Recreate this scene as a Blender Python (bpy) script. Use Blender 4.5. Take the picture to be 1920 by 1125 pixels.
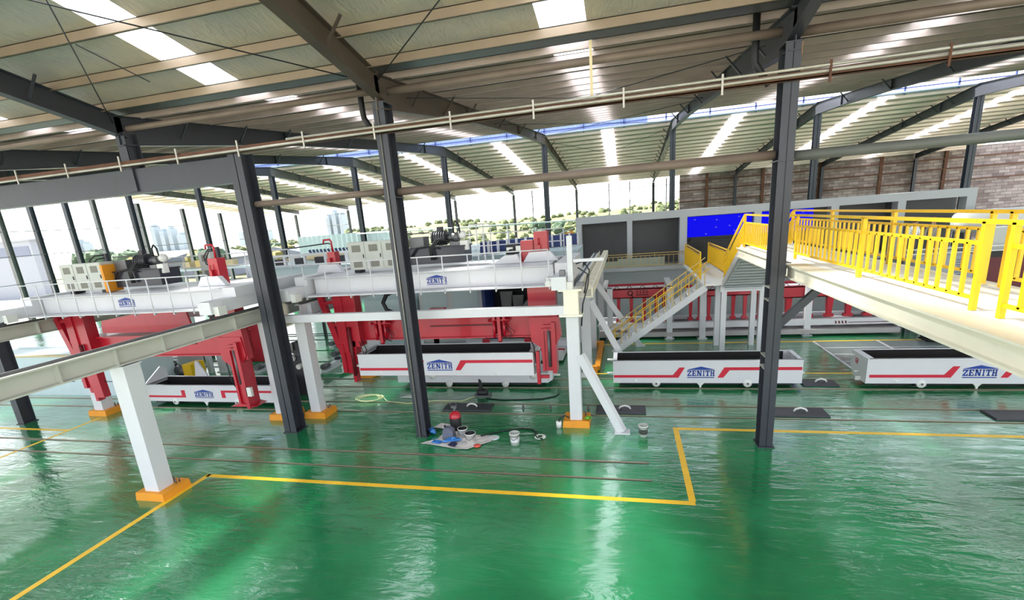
import bpy, math, random
from mathutils import Vector, Matrix
R = math.radians
for o in list(bpy.data.objects): bpy.data.objects.remove(o)
S = bpy.context.scene; C = S.collection
random.seed(7)

# ------------------------------------------------------------------ camera, light, exposure
H = 6.0
def cam_axes(y, p, r):
    cy, sy = math.cos(y), math.sin(y)
    F = Vector((sy*math.cos(p), cy*math.cos(p), -math.sin(p)))
    Rt = Vector((cy, -sy, 0)); D = F.cross(Rt)
    c, s = math.cos(r), math.sin(r)
    return c*Rt+s*D, -s*Rt+c*D, F
right, down, fwd = cam_axes(R(-14.34), R(15.3), R(4.508))
cd = bpy.data.cameras.new('camera'); cam = bpy.data.objects.new('camera', cd); C.objects.link(cam)
m = Matrix((right, -down, -fwd)).transposed().to_4x4(); m.translation = (0, 0, H)
cam.matrix_world = m
cd.sensor_fit = 'HORIZONTAL'; cd.sensor_width = 36; cd.lens = 926/1920*36
cd.shift_x = (960-947)/1920; cd.shift_y = (665-562.5)/1920
cd.clip_start = .1; cd.clip_end = 3000
S.camera = cam

w = bpy.data.worlds.new('sky'); S.world = w; w.use_nodes = True
nt = w.node_tree; nt.nodes.clear()
out = nt.nodes.new('ShaderNodeOutputWorld'); bg = nt.nodes.new('ShaderNodeBackground')
tc = nt.nodes.new('ShaderNodeTexCoord'); sx = nt.nodes.new('ShaderNodeSeparateXYZ')
cr = nt.nodes.new('ShaderNodeValToRGB')
cr.color_ramp.elements[0].position = 0.0; cr.color_ramp.elements[0].color = (.96, .98, 1, 1)
cr.color_ramp.elements[1].position = 1.0; cr.color_ramp.elements[1].color = (.55, .72, 1, 1)
e = cr.color_ramp.elements.new(.35); e.color = (.82, .9, 1, 1)
nt.links.new(tc.outputs['Generated'], sx.inputs[0]); nt.links.new(sx.outputs['Z'], cr.inputs[0])
nt.links.new(cr.outputs[0], bg.inputs[0]); nt.links.new(bg.outputs[0], out.inputs[0])
bg.inputs[1].default_value = 1.9
sl = bpy.data.lights.new('sun', 'SUN'); sl.energy = 16.0; sl.angle = R(8); sl.color = (1, .95, .86)
sun = bpy.data.objects.new('sun', sl); C.objects.link(sun)
sd = Vector((.93, -.18, -1.0)).normalized()
sun.rotation_euler = sd.to_track_quat('-Z', 'Y').to_euler()
S.view_settings.view_transform = 'Standard'; S.view_settings.look = 'None'
S.view_settings.gamma = 1; S.view_settings.use_curve_mapping = False
S.view_settings.exposure = 0.85
S.cycles.max_bounces = 8; S.cycles.diffuse_bounces = 5; S.cycles.glossy_bounces = 4
S.cycles.transparent_max_bounces = 8; S.cycles.sample_clamp_indirect = 6
S.cycles.use_denoising = True

# ------------------------------------------------------------------ materials
def lin(c):
    return tuple(((v/255)/12.92 if v/255 <= .04045 else (((v/255)+.055)/1.055)**2.4) for v in c)+(1,)
MC = {}
def mat(name, col, rough=.5, metal=0., var=.08, scale=3., bump=0., bscale=20., spec=.5, stretch=None, coat=0.):
    if name in MC: return MC[name]
    m = bpy.data.materials.new(name); m.use_nodes = True; MC[name] = m
    n = m.node_tree.nodes; L = m.node_tree.links; b = n['Principled BSDF']
    c = lin(col)
    b.inputs['Roughness'].default_value = rough; b.inputs['Metallic'].default_value = metal
    b.inputs['Specular IOR Level'].default_value = spec; b.inputs['Coat Weight'].default_value = coat
    t = n.new('ShaderNodeTexCoord')
    src = t.outputs['Object']
    if stretch:
        mp = n.new('ShaderNodeMapping'); mp.inputs['Scale'].default_value = stretch
        L.new(src, mp.inputs[0]); src = mp.outputs[0]
    nz = n.new('ShaderNodeTexNoise'); nz.inputs['Scale'].default_value = scale; nz.inputs['Detail'].default_value = 4
    L.new(src, nz.inputs['Vector'])
    mx = n.new('ShaderNodeMix'); mx.data_type = 'RGBA'
    mx.inputs[6].default_value = tuple(v*(1-var*1.6) for v in c[:3])+(1,)
    mx.inputs[7].default_value = tuple(min(1, v*(1+var)) for v in c[:3])+(1,)
    L.new(nz.outputs[0], mx.inputs[0]); L.new(mx.outputs[2], b.inputs['Base Color'])
    if bump:
        n2 = n.new('ShaderNodeTexNoise'); n2.inputs['Scale'].default_value = bscale; n2.inputs['Detail'].default_value = 3
        L.new(src, n2.inputs['Vector'])
        bp = n.new('ShaderNodeBump'); bp.inputs['Strength'].default_value = bump; bp.inputs['Distance'].default_value = .05
        L.new(n2.outputs[0], bp.inputs['Height']); L.new(bp.outputs[0], b.inputs['Normal'])
    return m
dark = mat('dark_steel_paint', (52, 54, 62), .42, .1, .15)
darkr = mat('dark_steel_rusty', (78, 66, 58), .6, .1, .35, 1.2)
white = mat('white_paint', (208, 208, 212), .38, 0, .03)
cream = mat('cream_paint', (232, 226, 208), .42, 0, .05)
beige = mat('grey_cream_paint', (188, 188, 178), .42, 0, .05)
red = mat('red_paint', (176, 18, 40), .35, 0, .12, coat=.2)
dred = mat('dark_red_paint', (96, 14, 24), .5, 0, .15)
yellow = mat('yellow_paint', (236, 188, 8), .4, 0, .05)
pyel = mat('pale_yellow_paint', (214, 184, 110), .5)
orange = mat('orange_paint', (226, 146, 30), .55, 0, .12)
black = mat('black_rubber', (18, 18, 20), .55)
char = mat('charcoal_lining', (30, 26, 27), .85, 0, .25, 6)
gsteel = mat('grey_machine_steel', (105, 105, 108), .45, .5, .2)
dsteel = mat('dark_machine_steel', (48, 48, 54), .45, .4, .25)
cab = mat('cabinet_grey', (186, 188, 182), .5)
mesh_ = mat('vent_mesh', (124, 122, 114), .7)
blue = mat('logo_blue', (24, 62, 150), .5)
lred = mat('stripe_red', (196, 24, 52), .5)
conc = mat('grey_wall_paint', (176, 180, 184), .7, 0, .05, 1)
dgrey = mat('bay_shade_grey', (98, 98, 100), .8)  # shade inside the bays put into the wall colour
pipe = mat('pipe_primer', (120, 104, 94), .6, .1, .25, 1.5)
pipeg = mat('pipe_galv', (176, 170, 160), .4, .5, .2)
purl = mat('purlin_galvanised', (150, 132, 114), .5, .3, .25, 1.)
purlm = mat('purlin_mid_lit', (178, 162, 156), .5, .2, .2, 1.)  # lighter purlin copy: light on the camera-facing sides put into the colour
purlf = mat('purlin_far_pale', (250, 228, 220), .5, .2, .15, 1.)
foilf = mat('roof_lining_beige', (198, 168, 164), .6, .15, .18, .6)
rust = mat('rust_brown', (96, 60, 42), .8, 0, .4)
deckm = mat('deck_white_steel', (240, 240, 236), .45, 0, .03)
railst = mat('rail_steel', (165, 150, 130), .35, .7, .2)
wood = mat('plywood', (206, 188, 150), .7, 0, .12)
dblue = mat('blue_paint', (24, 46, 104), .45)
fence_m = mat('fence_white_sheet', (216, 218, 222), .5)
plast = mat('white_plastic', (216, 216, 212), .35)

def floor_mat():
    m = bpy.data.materials.new('green_epoxy'); m.use_nodes = True
    n = m.node_tree.nodes; L = m.node_tree.links; b = n['Principled BSDF']
    t = n.new('ShaderNodeTexCoord')
    n1 = n.new('ShaderNodeTexNoise'); n1.inputs['Scale'].default_value = .35; n1.inputs['Detail'].default_value = 6
    L.new(t.outputs['Object'], n1.inputs['Vector'])
    rp = n.new('ShaderNodeValToRGB')
    rp.color_ramp.elements[0].position = .3; rp.color_ramp.elements[0].color = lin((12, 96, 54))
    rp.color_ramp.elements[1].position = .75; rp.color_ramp.elements[1].color = lin((40, 148, 92))
    L.new(n1.outputs[0], rp.inputs[0]); L.new(rp.outputs[0], b.inputs['Base Color'])
    mp = n.new('ShaderNodeMapping'); mp.inputs['Scale'].default_value = (.55, 2.2, 1); mp.inputs['Rotation'].default_value = (0, 0, .25)
    L.new(t.outputs['Object'], mp.inputs[0])
    n2 = n.new('ShaderNodeTexNoise'); n2.inputs['Scale'].default_value = 1.5; n2.inputs['Detail'].default_value = 5; n2.inputs['Distortion'].default_value = .8
    L.new(mp.outputs[0], n2.inputs['Vector'])
    bp = n.new('ShaderNodeBump'); bp.inputs['Strength'].default_value = .45; bp.inputs['Distance'].default_value = .04
    mp2 = n.new('ShaderNodeMapping'); mp2.inputs['Scale'].default_value = (.8, 2.0, 1); mp2.inputs['Rotation'].default_value = (0, 0, -.35)
    L.new(t.outputs['Object'], mp2.inputs[0])
    nf = n.new('ShaderNodeTexNoise'); nf.inputs['Scale'].default_value = 2.2; nf.inputs['Detail'].default_value = 4; nf.inputs['Distortion'].default_value = 1.6
    L.new(mp2.outputs[0], nf.inputs['Vector'])
    nm = n.new('ShaderNodeTexNoise'); nm.inputs['Scale'].default_value = .28; nm.inputs['Detail'].default_value = 2
    L.new(t.outputs['Object'], nm.inputs['Vector'])
    mk = n.new('ShaderNodeMapRange'); mk.inputs[1].default_value = .42; mk.inputs[2].default_value = .62
    L.new(nm.outputs[0], mk.inputs[0])
    mu = n.new('ShaderNodeMath'); mu.operation = 'MULTIPLY'; L.new(nf.outputs[0], mu.inputs[0]); L.new(mk.outputs[0], mu.inputs[1])
    ad = n.new('ShaderNodeMath'); ad.operation = 'MULTIPLY_ADD'; ad.inputs[1].default_value = .8; L.new(mu.outputs[0], ad.inputs[0]); L.new(n2.outputs[0], ad.inputs[2])
    L.new(ad.outputs[0], bp.inputs['Height']); L.new(bp.outputs[0], b.inputs['Normal'])
    n3 = n.new('ShaderNodeTexNoise'); n3.inputs['Scale'].default_value = .6; n3.inputs['Detail'].default_value = 3
    L.new(t.outputs['Object'], n3.inputs['Vector'])
    mr = n.new('ShaderNodeMapRange'); mr.inputs[3].default_value = .08; mr.inputs[4].default_value = .34
    L.new(n3.outputs[0], mr.inputs[0]); L.new(mr.outputs[0], b.inputs['Roughness'])
    b.inputs['Specular IOR Level'].default_value = .6; b.inputs['Coat Weight'].default_value = 1; b.inputs['Coat Roughness'].default_value = .07; L.new(bp.outputs[0], b.inputs['Coat Normal'])
    return m
epoxy = floor_mat()

def foil_mat():
    m = bpy.data.materials.new('insulation_foil'); m.use_nodes = True
    n = m.node_tree.nodes; L = m.node_tree.links; b = n['Principled BSDF']
    t = n.new('ShaderNodeTexCoord')
    n1 = n.new('ShaderNodeTexNoise'); n1.inputs['Scale'].default_value = .8; n1.inputs['Detail'].default_value = 5
    L.new(t.outputs['Object'], n1.inputs['Vector'])
    rp = n.new('ShaderNodeValToRGB')
    rp.color_ramp.elements[0].position = .35; rp.color_ramp.elements[0].color = lin((180, 174, 172))
    rp.color_ramp.elements[1].position = .7; rp.color_ramp.elements[1].color = lin((206, 190, 174))
    L.new(n1.outputs[0], rp.inputs[0]); L.new(rp.outputs[0], b.inputs['Base Color'])
    b.inputs['Metallic'].default_value = .3; b.inputs['Roughness'].default_value = .4
    mp = n.new('ShaderNodeMapping'); mp.inputs['Scale'].default_value = (2.2, .7, 1); mp.inputs['Rotation'].default_value = (0, 0, .5)
    L.new(t.outputs['Object'], mp.inputs[0])
    v = n.new('ShaderNodeTexNoise'); v.inputs['Scale'].default_value = 3; v.inputs['Detail'].default_value = 3; v.inputs['Distortion'].default_value = 1.5
    L.new(mp.outputs[0], v.inputs['Vector'])
    bp = n.new('ShaderNodeBump'); bp.inputs['Strength'].default_value = .7; bp.inputs['Distance'].default_value = .06
    L.new(v.outputs[0], bp.inputs['Height']); L.new(bp.outputs[0], b.inputs['Normal'])
    return m
foil = foil_mat()

def trans_mat():
    m = bpy.data.materials.new('translucent_panel'); m.use_nodes = True
    n = m.node_tree.nodes; L = m.node_tree.links; n.clear()
    o = n.new('ShaderNodeOutputMaterial'); tr = n.new('ShaderNodeBsdfTranslucent'); tp = n.new('ShaderNodeBsdfTransparent')
    tr.inputs[0].default_value = (.93, .97, 1, 1); tp.inputs[0].default_value = (.9, .95, 1, 1)
    mx = n.new('ShaderNodeMixShader'); mx.inputs[0].default_value = .5
    L.new(tr.outputs[0], mx.inputs[1]); L.new(tp.outputs[0], mx.inputs[2]); L.new(mx.outputs[0], o.inputs[0])
    return m
frp = trans_mat()
def brick_mat():
    m = bpy.data.materials.new('old_brick'); m.use_nodes = True
    n = m.node_tree.nodes; L = m.node_tree.links; b = n['Principled BSDF']
    t = n.new('ShaderNodeTexCoord'); mp = n.new('ShaderNodeMapping'); mp.inputs['Rotation'].default_value = (R(90), 0, 0)
    L.new(t.outputs['Object'], mp.inputs[0])
    br = n.new('ShaderNodeTexBrick'); br.inputs['Scale'].default_value = 1.; br.inputs['Brick Width'].default_value = 1.0; br.inputs['Row Height'].default_value = .32
    br.inputs['Mortar Size'].default_value = .02
    br.inputs['Color1'].default_value = lin((190, 174, 168)); br.inputs['Color2'].default_value = lin((140, 120, 116)); br.inputs['Mortar'].default_value = lin((110, 94, 90))
    L.new(mp.outputs[0], br.inputs['Vector'])
    nz = n.new('ShaderNodeTexNoise'); nz.inputs['Scale'].default_value = 1.3; nz.inputs['Detail'].default_value = 6
    L.new(t.outputs['Object'], nz.inputs['Vector'])
    mx = n.new('ShaderNodeMix'); mx.data_type = 'RGBA'; mx.blend_type = 'MULTIPLY'; mx.inputs[0].default_value = .7
    L.new(br.outputs[0], mx.inputs[6]); L.new(nz.outputs[0], mx.inputs[7]); L.new(mx.outputs[2], b.inputs['Base Color'])
    b.inputs['Roughness'].default_value = .9
    return m
brick = brick_mat()
def emis(name, col, s):
    m = bpy.data.materials.new(name); m.use_nodes = True; b = m.node_tree.nodes['Principled BSDF']
    b.inputs['Base Color'].default_value = (0, 0, 0, 1); b.inputs['Emission Color'].default_value = lin(col); b.inputs['Emission Strength'].default_value = s
    b.inputs['Roughness'].default_value = .6; b.inputs['Specular IOR Level'].default_value = .1
    return m

# ------------------------------------------------------------------ mesh builder
class MB:
    def __init__(s): s.v = []; s.f = []; s.sm = []
    def add(s, vs, fs, smooth=False):
        k = len(s.v); s.v += [tuple(p) for p in vs]
        for f in fs: s.f.append([i+k for i in f]); s.sm.append(smooth)
        return s
    def hexa(s, p):
        return s.add(p, [(0, 3, 2, 1), (4, 5, 6, 7), (0, 1, 5, 4), (1, 2, 6, 5), (2, 3, 7, 6), (3, 0, 4, 7)])
    def box(s, x0, x1, y0, y1, z0, z1):
        if x0 > x1: x0, x1 = x1, x0
        if y0 > y1: y0, y1 = y1, y0
        if z0 > z1: z0, z1 = z1, z0
        return s.hexa([(x0, y0, z0), (x1, y0, z0), (x1, y1, z0), (x0, y1, z0), (x0, y0, z1), (x1, y0, z1), (x1, y1, z1), (x0, y1, z1)])
    def bar(s, a, b, w, h, up=(0, 0, 1), w2=None, h2=None):
        a, b = Vector(a), Vector(b); d = (b-a).normalized(); u = Vector(up)
        if abs(d.dot(u)) > .99: u = Vector((0, 1, 0))
        r = d.cross(u).normalized(); u = r.cross(d)
        w2 = w if w2 is None else w2; h2 = h if h2 is None else h2
        q = []
        for p, ww, hh in ((a, w, h), (b, w2, h2)):
            q += [p-r*ww/2-u*hh/2, p+r*ww/2-u*hh/2, p+r*ww/2+u*hh/2, p-r*ww/2+u*hh/2]
        return s.hexa(q)
    def cyl(s, a, b, r, n=12, r2=None, cap=True):
        a, b = Vector(a), Vector(b); d = (b-a).normalized(); u = Vector((0, 0, 1))
        if abs(d.dot(u)) > .99: u = Vector((1, 0, 0))
        x = d.cross(u).normalized(); y = d.cross(x); r2 = r if r2 is None else r2
        vs = [a+(x*math.cos(t)+y*math.sin(t))*r for t in [2*math.pi*i/n for i in range(n)]]
        vs += [b+(x*math.cos(t)+y*math.sin(t))*r2 for t in [2*math.pi*i/n for i in range(n)]]
        k = len(s.v); s.add(vs, [(i, i+n, (i+1) % n+n, (i+1) % n) for i in range(n)], True)
        if cap: s.f += [[k+i for i in range(n)], [k+n+i for i in reversed(range(n))]]; s.sm += [False, False]
        return s
    def tube(s, pts, r, n=8):
        pts = [Vector(p) for p in pts]; k = len(s.v); vs = []; x = None
        for i, p in enumerate(pts):
            d = (pts[min(i+1, len(pts)-1)]-pts[max(i-1, 0)]).normalized()
            if x is None:
                u = Vector((0, 0, 1)) if abs(d.z) < .9 else Vector((1, 0, 0)); x = d.cross(u).normalized()
            else: x = (x-d*x.dot(d)).normalized()
            y = d.cross(x)
            vs += [p+(x*math.cos(2*math.pi*j/n)+y*math.sin(2*math.pi*j/n))*r for j in range(n)]
        fs = []
        for i in range(len(pts)-1):
            for j in range(n): fs.append((i*n+j, i*n+(j+1) % n, (i+1)*n+(j+1) % n, (i+1)*n+j))
        s.add(vs, fs, True)
        s.f += [[k+j for j in reversed(range(n))], [k+(len(pts)-1)*n+j for j in range(n)]]; s.sm += [False, False]
        return s
    def lathe(s, c, prof, n=20, axis='z'):
        vs = []; c = Vector(c)
        for r, z in prof:
            for j in range(n):
                t = 2*math.pi*j/n; q = (r*math.cos(t), r*math.sin(t), z)
                if axis == 'y': q = (q[0], q[2], q[1])
                if axis == 'x': q = (q[2], q[0], q[1])
                vs.append(c+Vector(q))
        fs = [(i*n+j, i*n+(j+1) % n, (i+1)*n+(j+1) % n, (i+1)*n+j) for i in range(len(prof)-1) for j in range(n)]
        return s.add(vs, fs, True)
    def prism(s, poly, ax, a, b):
        # poly of 2D points; ax 'y': (x,z) extruded from y=a to b; 'x': (y,z); 'z': (x,y)
        f = {'y': lambda p, t: (p[0], t, p[1]), 'x': lambda p, t: (t, p[0], p[1]), 'z': lambda p, t: (p[0], p[1], t)}[ax]
        n = len(poly)
        return s.add([f(p, a) for p in poly]+[f(p, b) for p in poly],
                     [tuple(range(n)), tuple(reversed(range(n, 2*n)))]+[(i, i+n, (i+1) % n+n, (i+1) % n) for i in range(n)])
    def ibeam(s, a, b, w, h, h2=None, tf=.03, tw=.02, side=(0, 0, 1)):
        # a,b: centre of the TOP surface at each end; section hangs below along -side
        a, b = Vector(a), Vector(b); d = (b-a).normalized(); u = Vector(side)
        r = d.cross(u).normalized(); h2 = h if h2 is None else h2
        def hx(t0, t1, ww):
            q = []
            for p, hh in ((a, h), (b, h2)):
                z0 = -(t0 if t0 >= 0 else hh+t0); z1 = -(t1 if t1 >= 0 else hh+t1)
                q += [p-r*ww/2+u*z1, p+r*ww/2+u*z1, p+r*ww/2+u*z0, p-r*ww/2+u*z0]
            s.hexa(q)
        hx(0, tf, w); hx(tf, -tf, tw)
        q = []
        for p, hh in ((a, h), (b, h2)):
            q += [p-r*w/2-u*hh, p+r*w/2-u*hh, p+r*w/2-u*(hh-tf), p-r*w/2-u*(hh-tf)]
        return s.hexa(q)
    def build(s, name, m, parent=None, label=None, cat=None, group=None, kind=None, loc=None):
        me = bpy.data.meshes.new(name)
        if parent is not None: o0 = Vector(parent['_o'])
        elif loc is not None: o0 = Vector(loc)
        else:
            xs = [p[0] for p in s.v]; ys = [p[1] for p in s.v]; zs = [p[2] for p in s.v]
            o0 = Vector(((min(xs)+max(xs))/2, (min(ys)+max(ys))/2, min(zs)))
        me.from_pydata([tuple(Vector(p)-o0) for p in s.v], [], s.f)
        me.polygons.foreach_set('use_smooth', s.sm)
        me.materials.append(m); me.validate(); me.update()
        o = bpy.data.objects.new(name, me); C.objects.link(o); o['_o'] = tuple(o0)
        if parent is None: o.location = o0
        else: o.parent = parent
        return tag(o, label, cat, group, kind)
def tag(o, label=None, cat=None, group=None, kind=None):
    if label: o['label'] = label
    if cat: o['category'] = cat
    if group: o['group'] = group
    if kind: o['kind'] = kind
    return o
def thing(name, loc, label=None, cat=None, group=None, kind=None):
    o = bpy.data.objects.new(name, None); C.objects.link(o); o.location = loc; o['_o'] = tuple(loc); o.empty_display_size = .2
    return tag(o, label, cat, group, kind)
def dup(o, loc, label, rot=0, sc=None):
    def cp(a, par):
        c = a.copy(); C.objects.link(c)
        if par: c.parent = par
        for ch in a.children: cp(ch, c)
        return c
    c = cp(o, None); c.location = loc; c.rotation_euler = (0, 0, rot); c['label'] = label; c['_o'] = tuple(loc)
    if sc: c.scale = sc
    return c
ORD = ['first', 'second', 'third', 'fourth', 'fifth', 'sixth', 'seventh', 'eighth', 'ninth', 'tenth', 'eleventh', 'twelfth', 'thirteenth', 'fourteenth']

# ================================================================== SETTING
# roof geometry: near slope falls away from the camera to the valley at y=12.45, then a gable to the far eave
VY = 12.45; RY = 40.; EY = 66.
def zr(y):       # top of rafters
    if y < VY: return 9.62+.21*(VY-y)
    if y < RY: return 9.62+.083*(y-VY)
    return 11.9-.095*(y-RY)
FX = [-46., -38., -30., -22., -14., -5.9, 3.38, 12.6, 21.6, 30.6]
SKX = [-50., -42., -34., -26., -18., -10., -1.25, 8., 17.1, 26.1]
X0, X1 = -54.3, 36.
fl = MB().box(X0-1, X1+1, -8, EY+1, -.25, 0).build('floor', epoxy, kind='structure', label='glossy green epoxy factory floor', loc=(0, 0, 0))
def line(x0, x1, y0, y1): MB().box(x0, x1, y0, y1, 0, .004).build('painted_line', yline, fl)
yline = mat('yellow_line_paint', (244, 190, 40), .4, 0, .1, 4)
line(-10.95, 1.36, 9.6, 9.74); line(1.24, 1.38, 9.74, 13.5); line(1.38, 30, 13.36, 13.5)
line(-11.0, -10.86, 2, 9.74)
line(-1.3, 30, 22.75, 22.87); line(-1.3, 30, 18.36, 18.46); line(-19.2, -19.07, 9.9, 13.2); line(-40, -19.2, 12.0, 12.12); line(-18.9, -40, 15.9, 16.0)
line(-19.2, -19.07, 2, 9.9)
ground = MB().box(-1500, 1500, -300, 2500, -.9, -.6).build('ground', mat('dry_ground', (186, 182, 160), .9, 0, .25, .02), kind='structure', label='pale open ground outside the hall', loc=(0, 0, 0))

ce1 = thing('ceiling', (-5, 6, 10), 'near roof slope lined with wrinkled foil between purlins', kind='structure')
ce2 = thing('ceiling', (-5, 25, 10), 'middle roof slope rising away to the ridge vent', kind='structure')
ce3 = thing('ceiling', (-5, 52, 10), 'far roof slope falling to the open rear eave', kind='structure')
def roof(par, y0, y1, ys, far):
    t = .22
    for i in range(len(SKX)+1):
        xa = X0 if i == 0 else SKX[i-1]+.5; xb = X1 if i == len(SKX) else SKX[i]-.5
        MB().hexa([(xa, y0, zr(y0)+t), (xb, y0, zr(y0)+t), (xb, y1, zr(y1-1e-3)+t), (xa, y1, zr(y1-1e-3)+t),
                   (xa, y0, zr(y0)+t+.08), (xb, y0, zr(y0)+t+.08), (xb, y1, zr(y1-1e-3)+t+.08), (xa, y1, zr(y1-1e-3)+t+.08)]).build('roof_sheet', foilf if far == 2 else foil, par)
    for x in SKX:
        MB().add([(x-.5, y0, zr(y0)+t+.04), (x+.5, y0, zr(y0)+t+.04), (x+.5, y1, zr(y1-1e-3)+t+.04), (x-.5, y1, zr(y1-1e-3)+t+.04)], [(0, 1, 2, 3)]).build('skylight', frp, par)
    for y in ys:
        z = zr(y); b = MB()
        b.box(X0, X1, y-.012, y+.012, z, z+.21); b.box(X0, X1, y-.07, y+.012, z, z+.015); b.box(X0, X1, y-.012, y+.07, z+.195, z+.212)
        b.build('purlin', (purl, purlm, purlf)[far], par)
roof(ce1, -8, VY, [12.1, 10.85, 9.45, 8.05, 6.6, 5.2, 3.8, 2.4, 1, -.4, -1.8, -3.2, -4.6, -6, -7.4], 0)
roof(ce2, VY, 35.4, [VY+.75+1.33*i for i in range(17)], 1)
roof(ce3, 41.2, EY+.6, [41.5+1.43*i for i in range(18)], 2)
# gutter in the valley
MB().box(X0, X1, VY-.35, VY+.35, zr(VY)+.12, zr(VY)+.16).box(X0, X1, VY-.35, VY-.31, zr(VY)+.12, zr(VY)+.3).box(X0, X1, VY+.31, VY+.35, zr(VY)+.12, zr(VY)+.3).build('valley_gutter', mat('gutter_steel', (92, 90, 92), .5, .3, .2), ce1)
# ridge vent
ven = thing('ridge_vent', (0, 41.2, 12.2), 'blue corrugated cladding strip standing above the roof ridge', 'vent')
def corr(x0, x1, y, z0, z1, m, par, name='corrugated_sheet', p=.25, d=.05):
    b = MB(); n = int((x1-x0)/p*2); vs = []; 
    for i in range(n+1):
        x = x0+(x1-x0)*i/n; yy = y+(d if i % 2 else 0)
        vs += [(x, yy, z0), (x, yy, z1)]
    b.add(vs, [(2*i, 2*i+2, 2*i+3, 2*i+1) for i in range(n)]); return b.build(name, m, par)
bluec = mat('blue_corrugated', (150, 168, 205), .5, .1, .1)
corr(X0, 1.7, 41.3, 12.0, 13.9, bluec, ven)
for z in (12.25, 12.75): MB().box(X0, X1, 41.1, 41.18, z, z+.07).build('vent_rail', mat('blue_frame', (62, 76, 128), .5), ven)
for x in range(-54, 36, 3): MB().box(x-.05, x+.05, 41.1, 41.2, 11.9, 13.9).build('vent_post', MC['blue_frame'], ven)
MB().box(X0, X1, 35.4, 35.5, zr(35.4)+.1, zr(35.4)+.35).build('eave_trim', MC['blue_frame'], ven)
MB().box(X0, X1, 40.6, 41.3, 11.95, 12.03).build('ridge_flashing', mat('flashing_lilac', (168, 172, 205), .4, .2, .1), ven)

# back side: brick infill right, open to the left, girts
wb = thing('wall_back', (15, EY, 0), 'far side of the hall, old brick infill to the right and open to the left', kind='structure')
MB().box(6.45, X1+8, EY+.1, EY+.35, 0, 9.7).build('brick_panel', brick, wb)
for z in (8.6, 7.55, 6.3): MB().box(6.4, X1+8, EY-.08, EY+.02, z, z+.12).build('girt', rust, wb)
for x in (9.5, 15.6, 18.4, 21.5, 27.5, 33.5): MB().box(x-.15, x+.15, EY-.1, EY+.1, 0, 9.5).build('post', rust, wb)
for z in (8.5, 7.0, 5.2): MB().cyl((X0, EY, z), (6.4, EY, z), .035, 6).build('girt', gsteel, wb)
for x in (-11.6, -9.6, -1.9, .6, 4.9, 5.5): MB().cyl((x, EY, 0), (x, EY, 9.3), .07, 6).build('post', gsteel, wb)
wl = thing('wall_left', (X0, 40, 0), 'open left gable end with bare steel posts', kind='structure')
for z in (3.6, 6.1, 8.3): MB().cyl((X0, 12, z), (X0, EY, z), .035, 6).build('girt', gsteel, wl)

# ================================================================== STEEL FRAME
def hcol(loc, w, d, h, label, group, m=dark, d2=None, taper=False, name='steel_column'):
    x, y, z = loc; t = thing(name, loc, label, 'column', group); b = MB(); d2 = d2 or d
    tf = .025
    for sgn in (-1, 1):
        b.hexa([(x-w/2, y+sgn*(d/2)-(tf if sgn > 0 else 0), z), (x+w/2, y+sgn*(d/2)-(tf if sgn > 0 else 0), z), (x+w/2, y+sgn*(d/2)+(tf if sgn < 0 else 0), z), (x-w/2, y+sgn*(d/2)+(tf if sgn < 0 else 0), z),
                (x-w/2, y+sgn*(d2/2)-(tf if sgn > 0 else 0), z+h), (x+w/2, y+sgn*(d2/2)-(tf if sgn > 0 else 0), z+h), (x+w/2, y+sgn*(d2/2)+(tf if sgn < 0 else 0), z+h), (x-w/2, y+sgn*(d2/2)+(tf if sgn < 0 else 0), z+h)])
    b.hexa([(x-.012, y-d/2, z), (x+.012, y-d/2, z), (x+.012, y+d/2, z), (x-.012, y+d/2, z), (x-.012, y-d2/2, z+h), (x+.012, y-d2/2, z+h), (x+.012, y+d2/2, z+h), (x-.012, y+d2/2, z+h)])
    b.build('shaft', m, t)
    MB().box(x-w/2-.04, x+w/2+.04, y-d/2-.04, y+d/2+.04, z, z+.03).build('base_plate', m, t)
    return t
def roofcol(x, label):
    t = hcol((x, 12.62, 0), .3, .42, 9.0, label, 'columns in the valley line', d2=.5)
    for z in (6.75, 9.0): MB().box(x-.17, x+.17, 12.36, 12.88, z, z+.025).build('stiffener_plate', dark, t)
    return t
cB = roofcol(-5.9, 'tall dark column in the middle, in front of the white gantry with the blue logo')
MB().cyl((-5.93, 12.36, 0), (-5.93, 12.36, 9.5), .014, 6).build('conduit', pipeg, cB)
cC = roofcol(3.36, 'tall dark column on the right, beside the yellow railed walkway')
for z in (2.35, 2.05, 4.0, 3.7): MB().box(3.2, 3.52, 12.43, 12.81, z, z+.025).build('stiffener_plate', beige, cC)
MB().bar((3.5, 12.7, 3.05), (4.6, 12.7, 4.2), .14, .16).build('knee_brace', dark, cC)
MB().box(3.22, 3.52, 12.38, 12.43, 8.75, 9.0).build('primer_patch', orange, cC)
roofcol(12.6, 'dark valley column right of the walkway'); roofcol(-21.95, 'dark column at the far left, standing under the cream runway beam')
cA = hcol((-10.35, 12.65, 0), .42, .5, 8.3, 'dark column left of centre that carries the end of the deep box girder', 'columns in the valley line')
MB().tube([(-10.35, 12.6, 8.3), (-10.2, 12.6, 8.45)], .03).tube([(-10.35, 12.6, 8.3), (-10.5, 12.6, 8.45)], .03).build('bracket', pipeg, cA)
MB().box(-22.3, -10.56, 12.45, 12.8, 7.55, 8.22).build('box_girder', dark, label='deep dark box girder bridging the two columns at top left', cat='girder')
t = hcol((-14., 12.62, 8.22), .3, .45, 1.0, 'short dark stub column standing on the deep box girder', 'columns in the valley line')
MB().box(-14.15, -13.85, 12.39, 12.45, 7.6, 8.9).build('flange_strip', dark, t)
for i, x in enumerate(FX):
    hcol((x, RY, 0), .36, .4, 11.15, f'dark ridge column, {ORD[i]} from the left in the row under the ridge vent', 'columns in the ridge row')
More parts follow.
